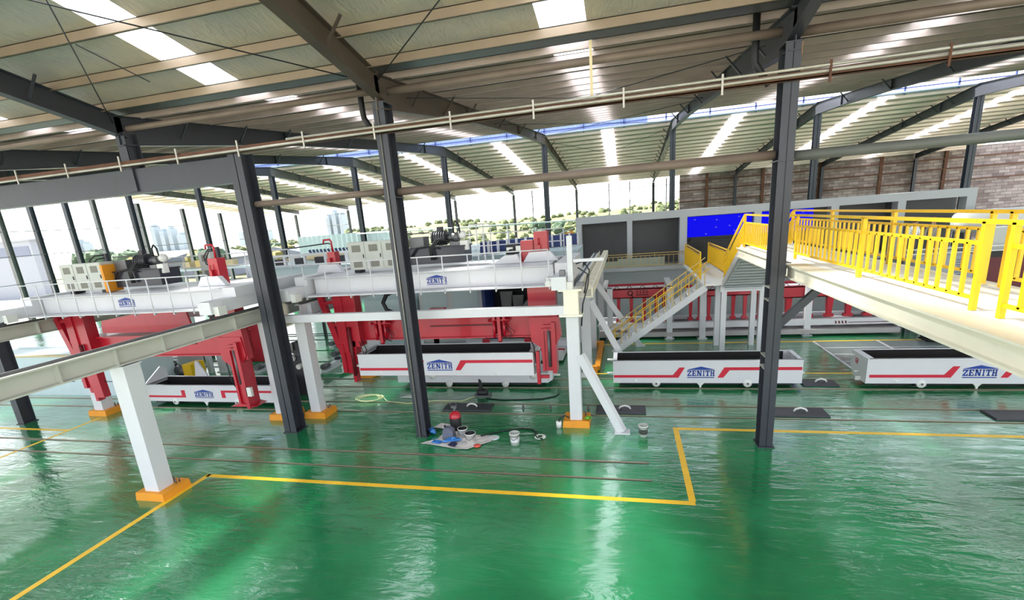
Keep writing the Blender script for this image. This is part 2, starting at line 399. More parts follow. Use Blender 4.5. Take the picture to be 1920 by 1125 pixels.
for i, x in enumerate([-46.5]+FX[1:]):
    hcol((x, EY-.3, 0), .28, .3, 8.9, f'slim steel eave column, {ORD[i]} from the left along the far side', 'columns along the far eave', m=(dark if x > 0 else gsteel))
for i, y in enumerate((30.5, 34.3, 37., 40.2, 43., 48., 54., 60.)):
    hcol((X0, y, 0), .4, .4, zr(y)-.2, f'gable post at the open left end, {ORD[i]} counted from the near side', 'posts of the left gable', m=dark if i in (2, 3) else gsteel)

def rafter(x, y0, y1, h0, h1, label, group, m, braces, knots=()):
    t = thing('roof_rafter', (x, (y0+y1)/2, zr((y0+y1)/2)), label, 'rafter', group)
    ys = [y0]+[k[0] for k in knots]+[y1]; hs = [h0]+[k[1] for k in knots]+[h1]
    for a in range(len(ys)-1):
        MB().ibeam((x, ys[a], zr(ys[a]+1e-4)), (x, ys[a+1], zr(ys[a+1]-1e-4)), .24, hs[a], hs[a+1]).build('beam_section', m, t)
        if a: MB().box(x-.11, x+.11, ys[a]-.02, ys[a]+.02, zr(ys[a])-hs[a], zr(ys[a])-.03).build('splice_plate', m, t)
    for y in braces:
        f = (y-y0)/(y1-y0); h = h0+(h1-h0)*f
        for sgn in (-1, 1): MB().bar((x+sgn*.05, y, zr(y)-.5), (x+sgn*.5, y, zr(y)+.04), .05, .05).build('fly_brace', m, t)
    return t
for i, x in enumerate(FX[2:], 0):
    n = ORD[i]
    rafter(x, -8, VY+.1, .6, .55, f'near roof rafter, {n} from the left, running up over the viewpoint', 'rafters of the near slope', darkr if x == -5.9 else dark, [10.2, 7.6, 5])
for i, x in enumerate(FX):
    n = ORD[i]; mm = darkr if x == -5.9 else dark
    rafter(x, VY-.1, RY, .8, .75, f'middle slope rafter, {n} from the left', 'rafters of the middle slope', mm, [14.5, 17.2, 19.8, 25, 30, 35], ((20, .52), (30, .5), (36, .6)))
    rafter(x, RY, EY, .75, .5, f'far slope rafter, {n} from the left', 'rafters of the far slope', mm if x > -20 else gsteel, [42.5+1.9*k for k in range(12)], ((44, .62), (49, .48), (58, .42)))

# pipes and trays under the valley
def pp(name, a, b, r, m, label, cat='pipe', group=None): return MB().cyl(a, b, r, 14).build(name, m, label=label, cat=cat, group=group)
pp('strut_pipe', (-10.1, 12.6, 6.93), (-6.05, 12.6, 6.93), .085, pipe, 'brown strut pipe between the left centre columns', group='strut pipes at mid height')
pp('strut_pipe', (-5.74, 12.6, 6.9), (3.18, 12.6, 6.9), .1, pipe, 'long brown strut pipe spanning the middle bay', group='strut pipes at mid height')
pp('strut_pipe', (3.55, 12.6, 6.84), (12.4, 12.6, 6.84), .11, mat('pipe_greygreen', (96, 98, 94), .55), 'grey strut pipe running right from the right column', group='strut pipes at mid height')
pp('strut_pipe', (-30, 12.7, 9.35), (-6.05, 12.7, 9.35), .08, pipe, 'upper strut pipe left of the middle column', group='strut pipes under the valley')
pp('strut_pipe', (-5.74, 12.7, 9.3), (3.2, 12.7, 9.3), .09, pipe, 'upper strut pipe in the middle bay', group='strut pipes under the valley')
pp('strut_pipe', (3.55, 12.7, 9.25), (14, 12.7, 9.25), .09, pipe, 'upper strut pipe right of the right column', group='strut pipes under the valley')
pp('conduit_pipe', (-30, 12.22, 8.24), (14, 12.22, 8.4), .035, pipeg, 'long pale conduit pipe hung below the valley, lower of two')
pp('conduit_pipe', (-8.5, 12.2, 8.42), (14, 12.2, 8.5), .03, pipeg, 'pale conduit pipe hung below the valley, upper of two')
t = thing('cable_tray', (-8, 12.3, 8.4), 'rusty cable tray running along the conduits below the valley', 'tray')
MB().box(-22.3, 14, 12.25, 12.42, 8.28, 8.3).box(-22.3, 14, 12.25, 12.26, 8.28, 8.42).build('tray_channel', rust, t)
for x in range(-20, 14, 2): MB().box(x-.02, x+.02, 12.17, 12.2, 8.15, 8.55).build('clamp', rust if x > 3 else pipeg, t)
def dpipe(x, label):
    t = thing('downpipe', (x, 12.9, 8.2), label, 'pipe')
    MB().tube([(x, 12.9, 9.8), (x, 12.9, 9.0), (x+.02, 12.9, 8.8), (x+.3, 12.85, 8.35)], .075, 10).build('pipe_run', black, t)
dpipe(-6.6, 'black rain downpipe left of the middle column under the roof'); dpipe(2.75, 'black rain downpipe left of the right column under the roof')
def wire(a, b, label, r=.014, m=dsteel): return MB().cyl(a, b, r, 6).build('tie_rod', m, label=label, cat='rod', group='roof bracing rods')
for k, (x0, x1, y0, y1, z, lb) in enumerate(((-5.8, 3.2, 14, 24, -.35, 'middle bay, near crossing'), (3.2, -5.8, 14, 24, -.35, 'middle bay, near crossing, the other diagonal'),
        (-5.8, 3.2, 25, 38, -.3, 'middle bay towards the ridge'), (3.2, -5.8, 25, 38, -.3, 'middle bay towards the ridge, the other diagonal'),
        (-5.8, 3.2, 41, 54, -.3, 'middle bay behind the ridge'), (3.2, -5.8, 41, 54, -.3, 'middle bay behind the ridge, the other diagonal'),
        (-5.8, 3.2, 12.3, 4, -.2, 'near slope of the middle bay'), (-14, -6, 12.3, 4, -.2, 'near slope of the left bay'), (-6, -14, 12.3, 4, -.2, 'near slope of the left bay, the other diagonal'))):
    wire((x0, y0, zr(y0)+z), (x1, y1, zr(y1)+z), 'thin dark bracing rod across the '+lb)
MB().cyl((-11, 9.3, 10.15), (-11.0, 10.9, 9.8), .012, 6).build('sag_rod', dsteel, label='short dark sag rod beside the bright near skylight', cat='rod')
MB().box(-.72, -.66, 12.3, 12.33, 8.5, 9.6).build('hanger_strip', wood, label='thin wooden hanger strip hanging above the conduits in the middle', cat='strip')


# ================================================================== LOGO LETTERING (flat print, built as thin raised shapes)
GL = {'Z': [('r', 0, .8, .98, 1), ('r', 0, 0, .98, .2), ('p', [(0, .18), (.34, .18), (.98, .82), (.64, .82)]), ('r', 0, .62, .16, 1), ('r', .82, 0, .98, .38)],
      'E': [('r', .1, 0, .42, 1), ('r', 0, .84, .95, 1), ('r', 0, 0, .95, .16), ('r', .3, .42, .7, .58), ('r', .8, .64, .95, 1), ('r', .8, 0, .95, .36), ('r', .62, .34, .72, .66)],
      'N': [('r', .1, 0, .3, 1), ('r', .72, 0, .9, 1), ('p', [(.05, 1), (.4, 1), (.9, 0), (.62, 0)]), ('r', 0, .86, .4, 1), ('r', 0, 0, .4, .14), ('r', .6, .86, 1, 1)],
      'I': [('r', .3, 0, .7, 1), ('r', .1, .86, .9, 1), ('r', .1, 0, .9, .14)],
      'T': [('r', .34, 0, .66, 1), ('r', 0, .82, 1, 1), ('r', 0, .6, .14, 1), ('r', .86, .6, 1, 1), ('r', .18, 0, .82, .14)],
      'H': [('r', .1, 0, .36, 1), ('r', .64, 0, .9, 1), ('r', .2, .42, .8, .58), ('r', 0, .86, .46, 1), ('r', 0, 0, .46, .14), ('r', .54, .86, 1, 1), ('r', .54, 0, 1, .14)],
      '1': [('r', .3, 0, .6, 1), ('r', .12, .74, .4, .86), ('r', .1, 0, .8, .12)],
      '2': [('r', .05, .84, .9, 1), ('r', .68, .5, .95, 1), ('r', .05, .42, .9, .58), ('r', .05, 0, .3, .5), ('r', .05, 0, .95, .16)]}
def text(b, s, x0, x1, z0, z1, y, d=.004, ws=None, flip=1):
    ws = ws or [1.25 if c == 'N' else .62 if c == 'I' else 1.05 for c in s]; tot = sum(ws)+.1*(len(s)-1); k = (x1-x0)/tot; x = x0
    for c, wd in zip(s, ws):
        for g in GL[c]:
            pts = [(g[1], g[2]), (g[3], g[2]), (g[3], g[4]), (g[1], g[4])] if g[0] == 'r' else g[1]
            b.prism([(x+p[0]*wd*k, z0+p[1]*(z1-z0)) for p in pts], 'y', y-d, y)
        x += (wd+.1)*k
def logo(par, xc, wdt, z0, h, y):
    b = MB()
    text(b, 'ZENITH', xc-wdt/2, xc+wdt/2, z0+.16*h, z0+.66*h, y)
    b.box(xc-wdt/2, xc+wdt/2, y-.004, y, z0, z0+.08*h)
    b.prism([(xc-wdt*.5, z0+.70*h), (xc+wdt*.5, z0+.70*h), (xc+wdt*.5, z0+.73*h), (xc, z0+1.0*h), (xc-wdt*.5, z0+.73*h)], 'y', y-.004, y)
    return b.build('logo', blue, par, label='blue ZENITH logo under a roof shape')

# ================================================================== TRACK RAILS, COVER PLATES
def track(x0, x1, y, label, w_=.05, m=railst):
    t = thing('track_rail', ((x0+x1)/2, y, 0), label, 'rail', 'floor rails')
    MB().box(x0, x1, y-w_/2, y+w_/2, .004, .022).build('rail_head', m, t)
    MB().box(x0, x1, y-w_/2-.02, y+w_/2+.03, 0, .004).build('groove', black, t)
track(-30, .5, 11.33, 'nearest pair of floor rails, far rail ending before the yellow corner', .05)
track(-30, .53, 10.5, 'nearest floor rail of all, just beyond the long yellow line', .035)
track(-30, 30, 14.27, 'middle track, near rail in front of the black cover plates', .035)
track(-30, 30, 15.13, 'middle track, far rail behind the black cover plates', .03)
track(-14, 30, 16.77, 'rear cart track, near rail under the cart wheels', .04)
track(-14, 30, 17.75, 'rear cart track, far rail behind the carts', .04)
for y, nm in ((19.6, 'first'), (20.6, 'second'), (22.0, 'third'), (24.4, 'fourth'), (24.9, 'fifth'), (26.0, 'sixth'), (26.5, 'seventh')):
    track(-34, -7, y, f'{nm} dark cross rail behind the mould carts on the left, counted from the near side', .05, dsteel)
def plate(x0, x1, label, y0=14.4, y1=15.05):
    t = thing('cover_plate', ((x0+x1)/2, y0, 0), label, 'plate', 'black pit covers')
    MB().hexa([(x0, y0, .004), (x1, y0, .004), (x1, y1, .004), (x0, y1, .004), (x0+.02, y0+.02, .05), (x1-.02, y0+.02, .05), (x1-.02, y1-.02, .05), (x0+.02, y1-.02, .05)]).build('plate', dsteel, t)
    c = (x0*.42+x1*.58)
    MB().tube([(c-.17, y0+.33, .05), (c-.13, y0+.33, .12), (c, y0+.33, .16), (c+.13, y0+.33, .12), (c+.17, y0+.33, .05)], .03).build('handle', plast, t)
plate(-6.0, -4.35, 'black floor cover plate right of the middle column'); plate(-.95, .56, 'black floor cover plate behind the white diagonal brace')
plate(3.9, 5.5, 'black floor cover plate just right of the right column'); plate(9.3, 11.0, 'black floor cover plate at the right edge')
plate(5.6, 6.65, 'black cover plate between the two right carts', 17.0, 17.55)
for i, (x, y) in enumerate(((-3.3, 14.75), (-2.4, 14.75), (-1.2, 14.8))):
    MB().lathe((x, y, 0), [(0.001, .12), (.03, .12), (.03, .02), (.05, .02), (.05, 0)], 10).build('anchor_bolt', gsteel, label=f'small anchor bolt standing between the middle rails, {ORD[i]} from the left', cat='bolt')

# ================================================================== MOULD CARTS
def cart(name, x0, L, y0, W, z0, z1, label, wheels=True, left_end=False, lining=True, hip=False, square=False, group='white mould carts'):
    t = thing(name, (x0+L/2, y0+W/2, z0-.2 if wheels else z0), label, 'cart', group); x1 = x0+L; h = z1-z0
    tw = .05
    MB().box(x0, x1, y0, y0+tw, z0, z1).box(x0, x1, y0-.02, y0+tw+.02, z1-.035, z1).build('front_wall', white, t)
    MB().box(x0, x1, y0+W-tw, y0+W, z0, z1).build('back_wall', white, t)
    e = .14
    MB().prism([(x0, z0), (x0+tw, z0), (x0+tw, z1-.1), (x0+e, z1), (x0, z1)], 'y', y0+tw, y0+W-tw).build('end_wall', white, t)
    MB().prism([(x1, z0), (x1-tw, z0), (x1-tw, z1-.1), (x1-e, z1), (x1, z1)], 'y', y0+tw, y0+W-tw).build('end_wall', white, t)
    MB().box(x0+tw, x1-tw, y0+tw, y0+W-tw, z0, z0+.3*h).build('floor_pan', char, t)
    MB().box(x0+tw, x1-.3, y0+W-tw-.02, y0+W-tw, z0+.3*h, z1-.02).box(x0+tw, x0+tw+.02, y0+tw, y0+W-tw, z0+.3*h, z1-.14).box(x0+tw, x1-tw, y0+tw, y0+tw+.02, z0+.3*h, z1-.06).build('inner_lining', char, t)
    # stripes
    sl = 0 if square else .05*L/5.9*1.3
    f = lambda u: x0+L*u
    za, zb, zc, zd = z0+.24*h, z0+.36*h, z0+.56*h, z0+.69*h
    y = y0; s1 = .344; s2 = .378; s3 = .572; s4 = .606
    if square: s1, s2, s3, s4 = .318, .318, .62, .62
    wv = .03
    MB().prism([(f(.004), za), (f(s1+.02), za), (f(s2+.02), zd), (f(s2+.02-wv), zd), (f(s1-.01), zb), (f(.004), zb)], 'y', y-.004, y).build('stripe', lred, t, label='red stripe stepping up toward the logo')
    MB().prism([(f(s3), za), (f(s3+wv), za), (f(s4+.028), zc), (f(.996), zc), (f(.996), zd), (f(s4), zd)], 'y', y-.004, y).build('stripe', lred, t, label='red stripe stepping down toward the logo')
    logo(t, f(.484), .145*L*1.0, z0+.23*h, .5*h, y)
    for u in (.13, .8):
        MB().lathe((f(u), y0, z0+.07), [(.001, -.02), (.035, -.02), (.06, 0)], 12, 'y').build('trunnion', plast, t)
    if wheels:
        for u in (.243, .73):
            for yy in (y0+.02, y0+W-.1):
                wh = MB().lathe((f(u), yy, z0-.01), [(.001, -.05), (.05, -.05), (.06, -.03), (.115, -.03), (.13, -.02), (.13, .05), (.001, .05)], 18, 'y').build('wheel', plast, t)
                MB().lathe((f(u), yy-.055, z0-.01), [(.001, -.01), (.035, -.01), (.035, .02)], 8, 'y').build('hub', gsteel, wh)
            MB().box(f(u)-.16, f(u)+.16, y0+.02, y0+W-.02, z0-.1, z0-.02).build('axle_beam', black, t)
        MB().prism([(f(.484)-.12, z0), (f(.484)+.12, z0), (f(.484)+.04, z0-.09), (f(.484)+.02, z0-.17), (f(.484)-.02, z0-.17), (f(.484)-.04, z0-.09)], 'y', y0+.02, y0+.06).build('guide_pin', plast, t)
        MB().box(f(.04), f(.97), y0+.2, y0+W-.2, z0-.12, z0).build('chassis', black, t)
    if left_end:
        MB().prism([(y0+.0, z0), (y0+.0, z1), (y0+W, z1), (y0+W, z0+.35*h), (y0+W*.75, z0), ], 'x', x0-.06, x0).build('end_plate', white, t)
        b = MB()
        # number 12 painted on the end plate, facing the left
        def q(ya, yb, za_, zb_): b.box(x0-.064, x0-.06, ya, yb, za_, zb_)
        yc = y0+.78
        q(yc, yc+.04, z0+.45, z0+.62)
        q(yc-.15, yc-.04, z0+.59, z0+.62); q(yc-.15, yc-.11, z0+.53, z0+.6); q(yc-.15, yc-.04, z0+.52, z0+.55); q(yc-.08, yc-.04, z0+.45, z0+.53); q(yc-.15, yc-.04, z0+.45, z0+.48)
        b.build('number', lred, t, label='red number 12')
        MB().cyl((x0-.06, y0+.9, z0+.68), (x0-.2, y0+.9, z0+.68), .03).cyl((x0-.06, y0+.5, z0+.25), (x0-.2, y0+.5, z0+.25), .03).box(x0-.2, x0, y0+.35, y0+.42, z0, z0+.12).build('coupling', plast, t)
    else:
        MB().cyl((x0-.22, y0+.25, z0+.28), (x0, y0+.25, z0+.28), .045).cyl((x0-.22, y0+W-.3, z0+.6), (x0, y0+W-.3, z0+.6), .04).build('coupling', plast, t)
        MB().cyl((x1, y0+.25, z0+.28), (x1+.12, y0+.25, z0+.28), .04).build('coupling', plast, t)
    return t
cart('mould_cart', -.46, 5.92, 16.75, 1.15, .2, 1.0, 'white mould cart with red stripes and logo, standing right of the white diagonal brace')
cart('mould_cart', 7.3, 5.95, 16.75, 1.15, .2, 1.0, 'white mould cart numbered 12 on its end, far right under the walkway', left_end=True)
# lifted mould and the low carriage under it
t = cart('mould_box', -8.8, 6.0, 14.4, 1.3, 1.25, 2.0, 'white mould box hanging in the red grab above the low carriage', wheels=False)
t = thing('low_carriage', (-5.7, 17.3, 0), 'low white carriage on wheels under the hanging mould box', 'cart')
MB().box(-8.65, -2.75, 16.75, 16.85, .2, .56).box(-8.65, -2.75, 17.8, 17.9, .2, .56).box(-8.65, -2.75, 16.85, 17.8, .42, .5).box(-8.65, -8.55, 16.85, 17.8, .2, .56).build('frame', white, t)
MB().prism([(-2.75, .2), (-2.6, .3), (-2.6, .95), (-2.75, .95)], 'y', 16.8, 17.85).build('end_plate', white, t)
MB().box(-8.6, -6.2, 16.745, 16.75, .47, .5).box(-5.9, -5.55, 16.745, 16.75, .47, .5).build('stripe', lred, t)
for x in (-7.2, -6.55, -4.35, -3.3):
    wh = MB().lathe((x, 16.74, .16 if x in (-6.55, -4.35) else .45), [(.001, -.04), (.05, -.04), (.06, -.02), (.13, -.02), (.13, .05), (.001, .05)], 18, 'y').build('wheel', plast, t)
MB().box(-8.2, -3, 16.9, 17.7, .06, .42).build('chassis', black, t)
MB().cyl((-2.6, 17, .42), (-2.35, 17, .42), .04).build('coupling', plast, t)
# black cart motor standing before the carriage
t = thing('rail_stop', (-5.0, 15.9, 0), 'small black machine with a raised lever on the floor before the low carriage', 'machine')
MB().lathe((-5.0, 15.9, .13), [(.001, -.2), (.12, -.18), (.14, 0), (.12, .18), (.001, .2)], 14, 'x').build('motor', black, t)
MB().prism([(-5.12, .2), (-4.98, .2), (-5.02, .55), (-5.1, .62)], 'y', 15.86, 15.94).build('lever', black, t)
MB().box(-5.3, -4.7, 15.75, 16.05, 0, .05).build('base', gsteel, t)
# left cart in the first grab
t = cart('mould_cart', -18.36, 5.85, 14.45, 1.15, .2, .86, 'white mould cart with square stepped stripes and logo at the left, inside the red grab', square=True)
MB().prism([(14.5, .86), (15.55, .86), (15.55, 1.25), (15.3, 1.35)], 'x', -18.3, -18.25).build('open_end_flap', white, t)
MB().prism([(-16.85, .86), (-16.25, .86), (-16.6, 1.5), (-16.72, 1.5)], 'y', 15.5, 15.56).build('upright_bracket', white, t)

# ================================================================== CRANE RUNWAYS
def post(x, y, h, w_, label, base=True, name='crane_post', m=white, group='white crane posts'):
    t = thing(name, (x, y, 0), label, 'post', group)
    MB().box(x-w_/2, x+w_/2, y-w_/2, y+w_/2, .0 if not base else .2, h).build('shaft', m, t)
    if base:
        MB().hexa([(x-w_/2-.22, y-w_/2-.12, 0), (x+w_/2+.22, y-w_/2-.12, 0), (x+w_/2+.22, y+w_/2+.28, 0), (x-w_/2-.22, y+w_/2+.28, 0),
                   (x-w_/2-.2, y-w_/2-.1, .2), (x+w_/2+.2, y-w_/2-.1, .2), (x+w_/2+.2, y+w_/2+.26, .2), (x-w_/2-.2, y+w_/2+.26, .2)]).build('plinth', orange, t, label='orange painted concrete plinth')
        for a, b_ in ((.13, .2), (.13, -.0), (-.13, .2)):
            MB().cyl((x+w_/2+a*.6, y+w_/2+b_*.5, .2), (x+w_/2+a*.6, y+w_/2+b_*.5, .32), .02).build('anchor_bolt', gsteel, t)
    else: MB().box(x-w_/2-.08, x+w_/2+.08, y-w_/2-.08, y+w_/2+.08, 0, .03).build('base_plate', m, t)
    MB().box(x-w_/2-.03, x+w_/2+.03, y-w_/2-.03, y+w_/2+.03, h-.03, h).build('cap_plate', m, t)
    return t
post(-11.4, 8.7, 3.42, .42, 'nearest thick white crane post at lower left', m=white)
post(-19.45, 13.65, 3.42, .42, 'white crane post at far left behind the nearest post')
post(-11.45, 13.65, 3.42, .4, 'white crane post left of the dark girder column')
post(-10.25, 13.85, 3.4, .36, 'white crane post right of the dark girder column')
post(-1.45, 13.6, 3.3, .34, 'white crane post in the centre right, beside the diagonal brace', )
post(-10.75, 18.1, 3.5, .34, 'rear white crane post behind the left arm of the middle grab')
post(-1.45, 18.2, 3.6, .34, 'second white post of the right runway, behind the centre right post', base=False)
post(-1.5, 22.4, 3.6, .34, 'third white post of the right runway', base=False)
post(-1.3, 26.8, 3.6, .3, 'last white post of the right runway before the grey wall', base=False)
t = MB().box(-1.62, -1.1, 18.5, 18.75, 0, .25).box(-1.22, -1.02, 18.7, 22.6, .05, .2).box(-1.6, -1.0, 22.3, 22.6, .0, .25).build('floor_beam', orange, label='orange floor beam linking two white runway posts', cat='beam')
def brace(a, b, label, w_=.22):
    t = thing('diagonal_brace', (b[0], b[1], 0), label, 'brace'); MB().bar(a, b, .2, w_).build('shaft', white, t)
    MB().box(b[0]-.2, b[0]+.22, b[1]-.16, b[1]+.16, 0, .03).build('base_plate', white, t)
brace((-1.27, 13.5, 2.15), (-.15, 13.1, .03), 'white diagonal brace footing on the floor before the right cart')
brace((-1.27, 18.2, 2.9), (.15, 18.4, .03), 'white diagonal brace behind the right cart end')
brace((-1.3, 22.4, 3.0), (.6, 22.5, .03), 'rear white diagonal brace near the stair foot')
def runway(x, y0, y1, ztop, h, w_, label, m=beige, stiff=1.5):
    t = thing('runway_beam', (x, (y0+y1)/2, ztop-h), label, 'beam', 'crane runway beams')
    MB().ibeam((x, y0, ztop-.06), (x, y1, ztop-.06), w_, h-.06).build('beam', m, t)
    MB().box(x-.03, x+.03, y0, y1, ztop-.06, ztop-.04).box(x-.02, x+.02, y0, y1, ztop-.04, ztop).build('rail', gsteel, t)
    y = y0+.4
    while y < y1:
        MB().box(x-w_/2+.02, x-.01, y-.01, y+.01, ztop-h+.03, ztop-.09).box(x+.01, x+w_/2-.02, y-.01, y+.01, ztop-h+.03, ztop-.09).build('stiffener', m, t); y += stiff
runway(-11.4, 3.2, 18, 3.93, .5, .34, 'cream runway beam crossing the lower left in front', stiff=1.22)
runway(-19.6, 6, 20, 3.93, .5, .34, 'cream runway beam at the far left edge')
runway(-10.3, 13.9, 24, 3.9, .5, .34, 'cream runway beam behind the dark girder column', m=white)
runway(-1.55, 13.8, 28, 3.9, .5, .3, 'runway beam at centre right running to the grey wall', m=white)
t = thing('cable_trough', (-1.1, 20, 3.6), 'cream cable trough with rungs beside the right runway beam', 'trough')
MB().box(-1.36, -1.32, 14, 27.4, 3.72, 3.98).box(-.94, -.9, 14, 27.4, 3.72, 3.98).box(-1.36, -.9, 14, 27.4, 3.7, 3.73).build('channel', cream, t)
for i in range(34): MB().box(-1.14, -.9, 14.2+i*.4, 14.26+i*.4, 3.9, 3.99).build('rung', cream, t)
t = thing('cross_beam', (-6, 13.4, 3.3), 'long white cross beam at eye level between two white crane posts', 'beam')
MB().box(-10.6, -1.65, 13.3, 13.5, 3.36, 3.6).build('beam', white, t)
MB().box(-10.75, -10.55, 13.28, 13.6, 3.3, 4.0).box(-10.85, -10.4, 13.26, 13.62, 3.95, 4.0).box(-10.85, -10.4, 13.26, 13.62, 3.25, 3.3).build('end_bracket', cream, t)
MB().box(-1.65, -1.25, 13.3, 13.7, 3.35, 4.0).box(-1.78, -1.15, 13.25, 13.75, 3.3, 3.36).box(-1.78, -1.15, 13.25, 13.75, 4.0, 4.05).build('end_bracket', cream, t)
post_ = thing('end_stop_post', (-1.45, 13.5, 4.05), 'square white post rising above the right end of the long cross beam', 'post')
MB().box(-1.52, -1.38, 13.42, 13.56, 4.05, 5.45).build('shaft', white, post_); MB().box(-1.36, 2e-1-1.36+.6, 13.45, 13.53, 4.75, 4.83).build('arm', white, post_)
MB().box(-1.75, -1.6, 13.4, 13.6, 4.1, 4.55).box(-1.3, -1.1, 13.45, 13.6, 4.1, 4.2).build('sensor_box', gsteel, post_)
MB().tube([(-1.3, 13.5, 4.7), (-1.1, 13.6, 4.75), (-.95, 13.6, 4.5), (-1.0, 13.5, 4.1), (-1.15, 13.5, 3.6), (-1.2, 13.45, 3.0)], .02).tube([(-1.25, 13.5, 4.6), (-1.0, 13.6, 4.4), (-1.1, 13.5, 3.9)], .02).build('cable', dsteel, post_)

# ================================================================== GANTRY BRIDGES
def rail_fence(par, pts, h, n, m, r=.018, mids=(.5,), foot=None):
    a, b = Vector(pts[0]), Vector(pts[1])
    for i in range(n+1):
        p = a+(b-a)*i/n
        lo = p-Vector((0, 0, foot if foot else 0))
        MB().cyl(lo, p+Vector((0, 0, h)), r, 8).build('railing_post', m, par)
    for k in (1,)+tuple(mids): MB().cyl(a+Vector((0, 0, h*k)), b+Vector((0, 0, h*k)), r, 8).build('railing_rail', m, par)
def bridge(x0, x1, y0, y1, label, lx):
    t = thing('gantry_bridge', ((x0+x1)/2, (y0+y1)/2, 3.95), label, 'crane', 'gantry bridges')
    for y in (y0, y1):
        MB().ibeam(((x0+.3), y, 4.62), ((x1-.3), y, 4.62), .3, .56).build('girder', white, t)
    for i in range(9):
        x = x0+.5+(x1-x0-1)*i/8; MB().box(x-.01, x+.01, y0+.01, y0+.13, 4.1, 4.58).build('stiffener', white, t)
    for x in (x0, x1):
        e = thing('end_truck', (x, y0, 3.95)); e.parent = t; e.location = Vector(e['_o'])-Vector(t['_o'])
        MB().box(x-.2, x+.2, y0-1.3, y1+1.2, 4.05, 4.4).box(x-.22, x+.22, y0-.3, y1+.3, 4.4, 4.68).build('truck_beam', white, e)
        for y in (y0-1.1, y1+1.0):
            MB().lathe((x-.04, y, 4.06), [(.001, 0), (.12, 0), (.12, .08), (.001, .08)], 14, 'x').build('wheel', gsteel, e)
        MB().box(x-.4, x-.2, y0-.9, y0-.6, 4.1, 4.35).cyl((x-.3, y0-.75, 4.22), (x-.3, y0-1.15, 4.22), .09).build('drive_motor', plast, e); MB().box(x+.2, x+.36, y0-1.2, y0-.9, 4.0, 4.25).build('gear_housing', plast, e)
        MB().box(x-.42, x-.38, y0-.85, y0-.7, 4.2, 4.32).build('terminal_box', black, e)
    MB().box(x0+.4, x1-.4, y0+.1, y1-.1, 4.6, 4.63).build('deck_plate', white, t)
    MB().box(x0+.3, x1-.3, y0-.62, y0-.12, 4.06, 4.09).build('side_walkway', white, t)
    rail_fence(t, [(x0+.35, y0-.6, 4.1), (x1-.35, y0-.6, 4.1)], 1.0, 10, white, mids=(.55,), foot=.12)
    rail_fence(t, [(x0+.35, y1+.4, 4.6), (x1-.35, y1+.4, 4.6)], .95, 8, white, mids=(.55,))
    for i in range(11):
        x = x0+.35+(x1-x0-.7)*i/10
        MB().prism([(y0-.62, 4.0), (y0-.1, 4.08), (y0-.62, 4.08)], 'x', x-.015, x+.015).build('walkway_bracket', white, t)
    logo(t, lx, .66, 4.2, .3, y0-.012)
    return t
bridge(-19.5, -11.4, 12.6, 15.4, 'left white gantry bridge with control cabinets on top', -15.65)
bridge(-10.3, -1.75, 14.5, 17.4, 'middle white gantry bridge with control cabinets on top', -5.7)
def cabinet(x0, n, y, z, wd, h, label, side=True, d=.45, yaw=0):
    t = thing('control_cabinet', (x0, y, z), label, 'cabinet')
    b0 = Vector((0, 0, 0))
    MB().box(x0, x0+n*wd, y, y+d, z+.1, z+h).build('body', cab, t)
    MB().box(x0+.1, x0+.3, y+.05, y+d-.05, z, z+.1).build('plinth', black, t)
    if n > 1: MB().box(x0+n*wd-.3, x0+n*wd-.1, y+.05, y+d-.05, z, z+.1).build('plinth', black, t)
    for i in range(n):
        xa = x0+i*wd+.015; xb = x0+(i+1)*wd-.015
        dr = MB().box(xa, xb, y-.02, y, z+.12, z+h-.02).build('door', cab, t)
        MB().box(xa+.22*wd, xb-.22*wd, y-.024, y-.02, z+h*.68, z+h*.9).build('upper_vent', mesh_, dr)
        MB().box(xa+.22*wd, xb-.22*wd, y-.024, y-.02, z+h*.18, z+h*.38).build('lower_vent', mesh_, dr)
        MB().box(xb-.07, xb-.045, y-.04, y-.02, z+h*.48, z+h*.6).build('handle', black, dr)
    return t
_c1 = cabinet(-18.75, 3, 13.1, 4.64, .6, 1.0, 'wide grey control cabinet with six vents on the left gantry bridge')
cabinet(-8.95, 3, 15.1, 4.64, .62, 1.0, 'wide grey control cabinet on the middle gantry bridge, left of the dark column')
cabinet(-14.95, 1, 15.1, 4.64, .55, 1.05, 'slim white control cabinet behind the left hydraulic unit')
MB().box(-16.95, -16.85, 13.05, 13.6, 4.66, 5.55).build('orange_side_panel', orange, _c1, label='narrow orange side panel')
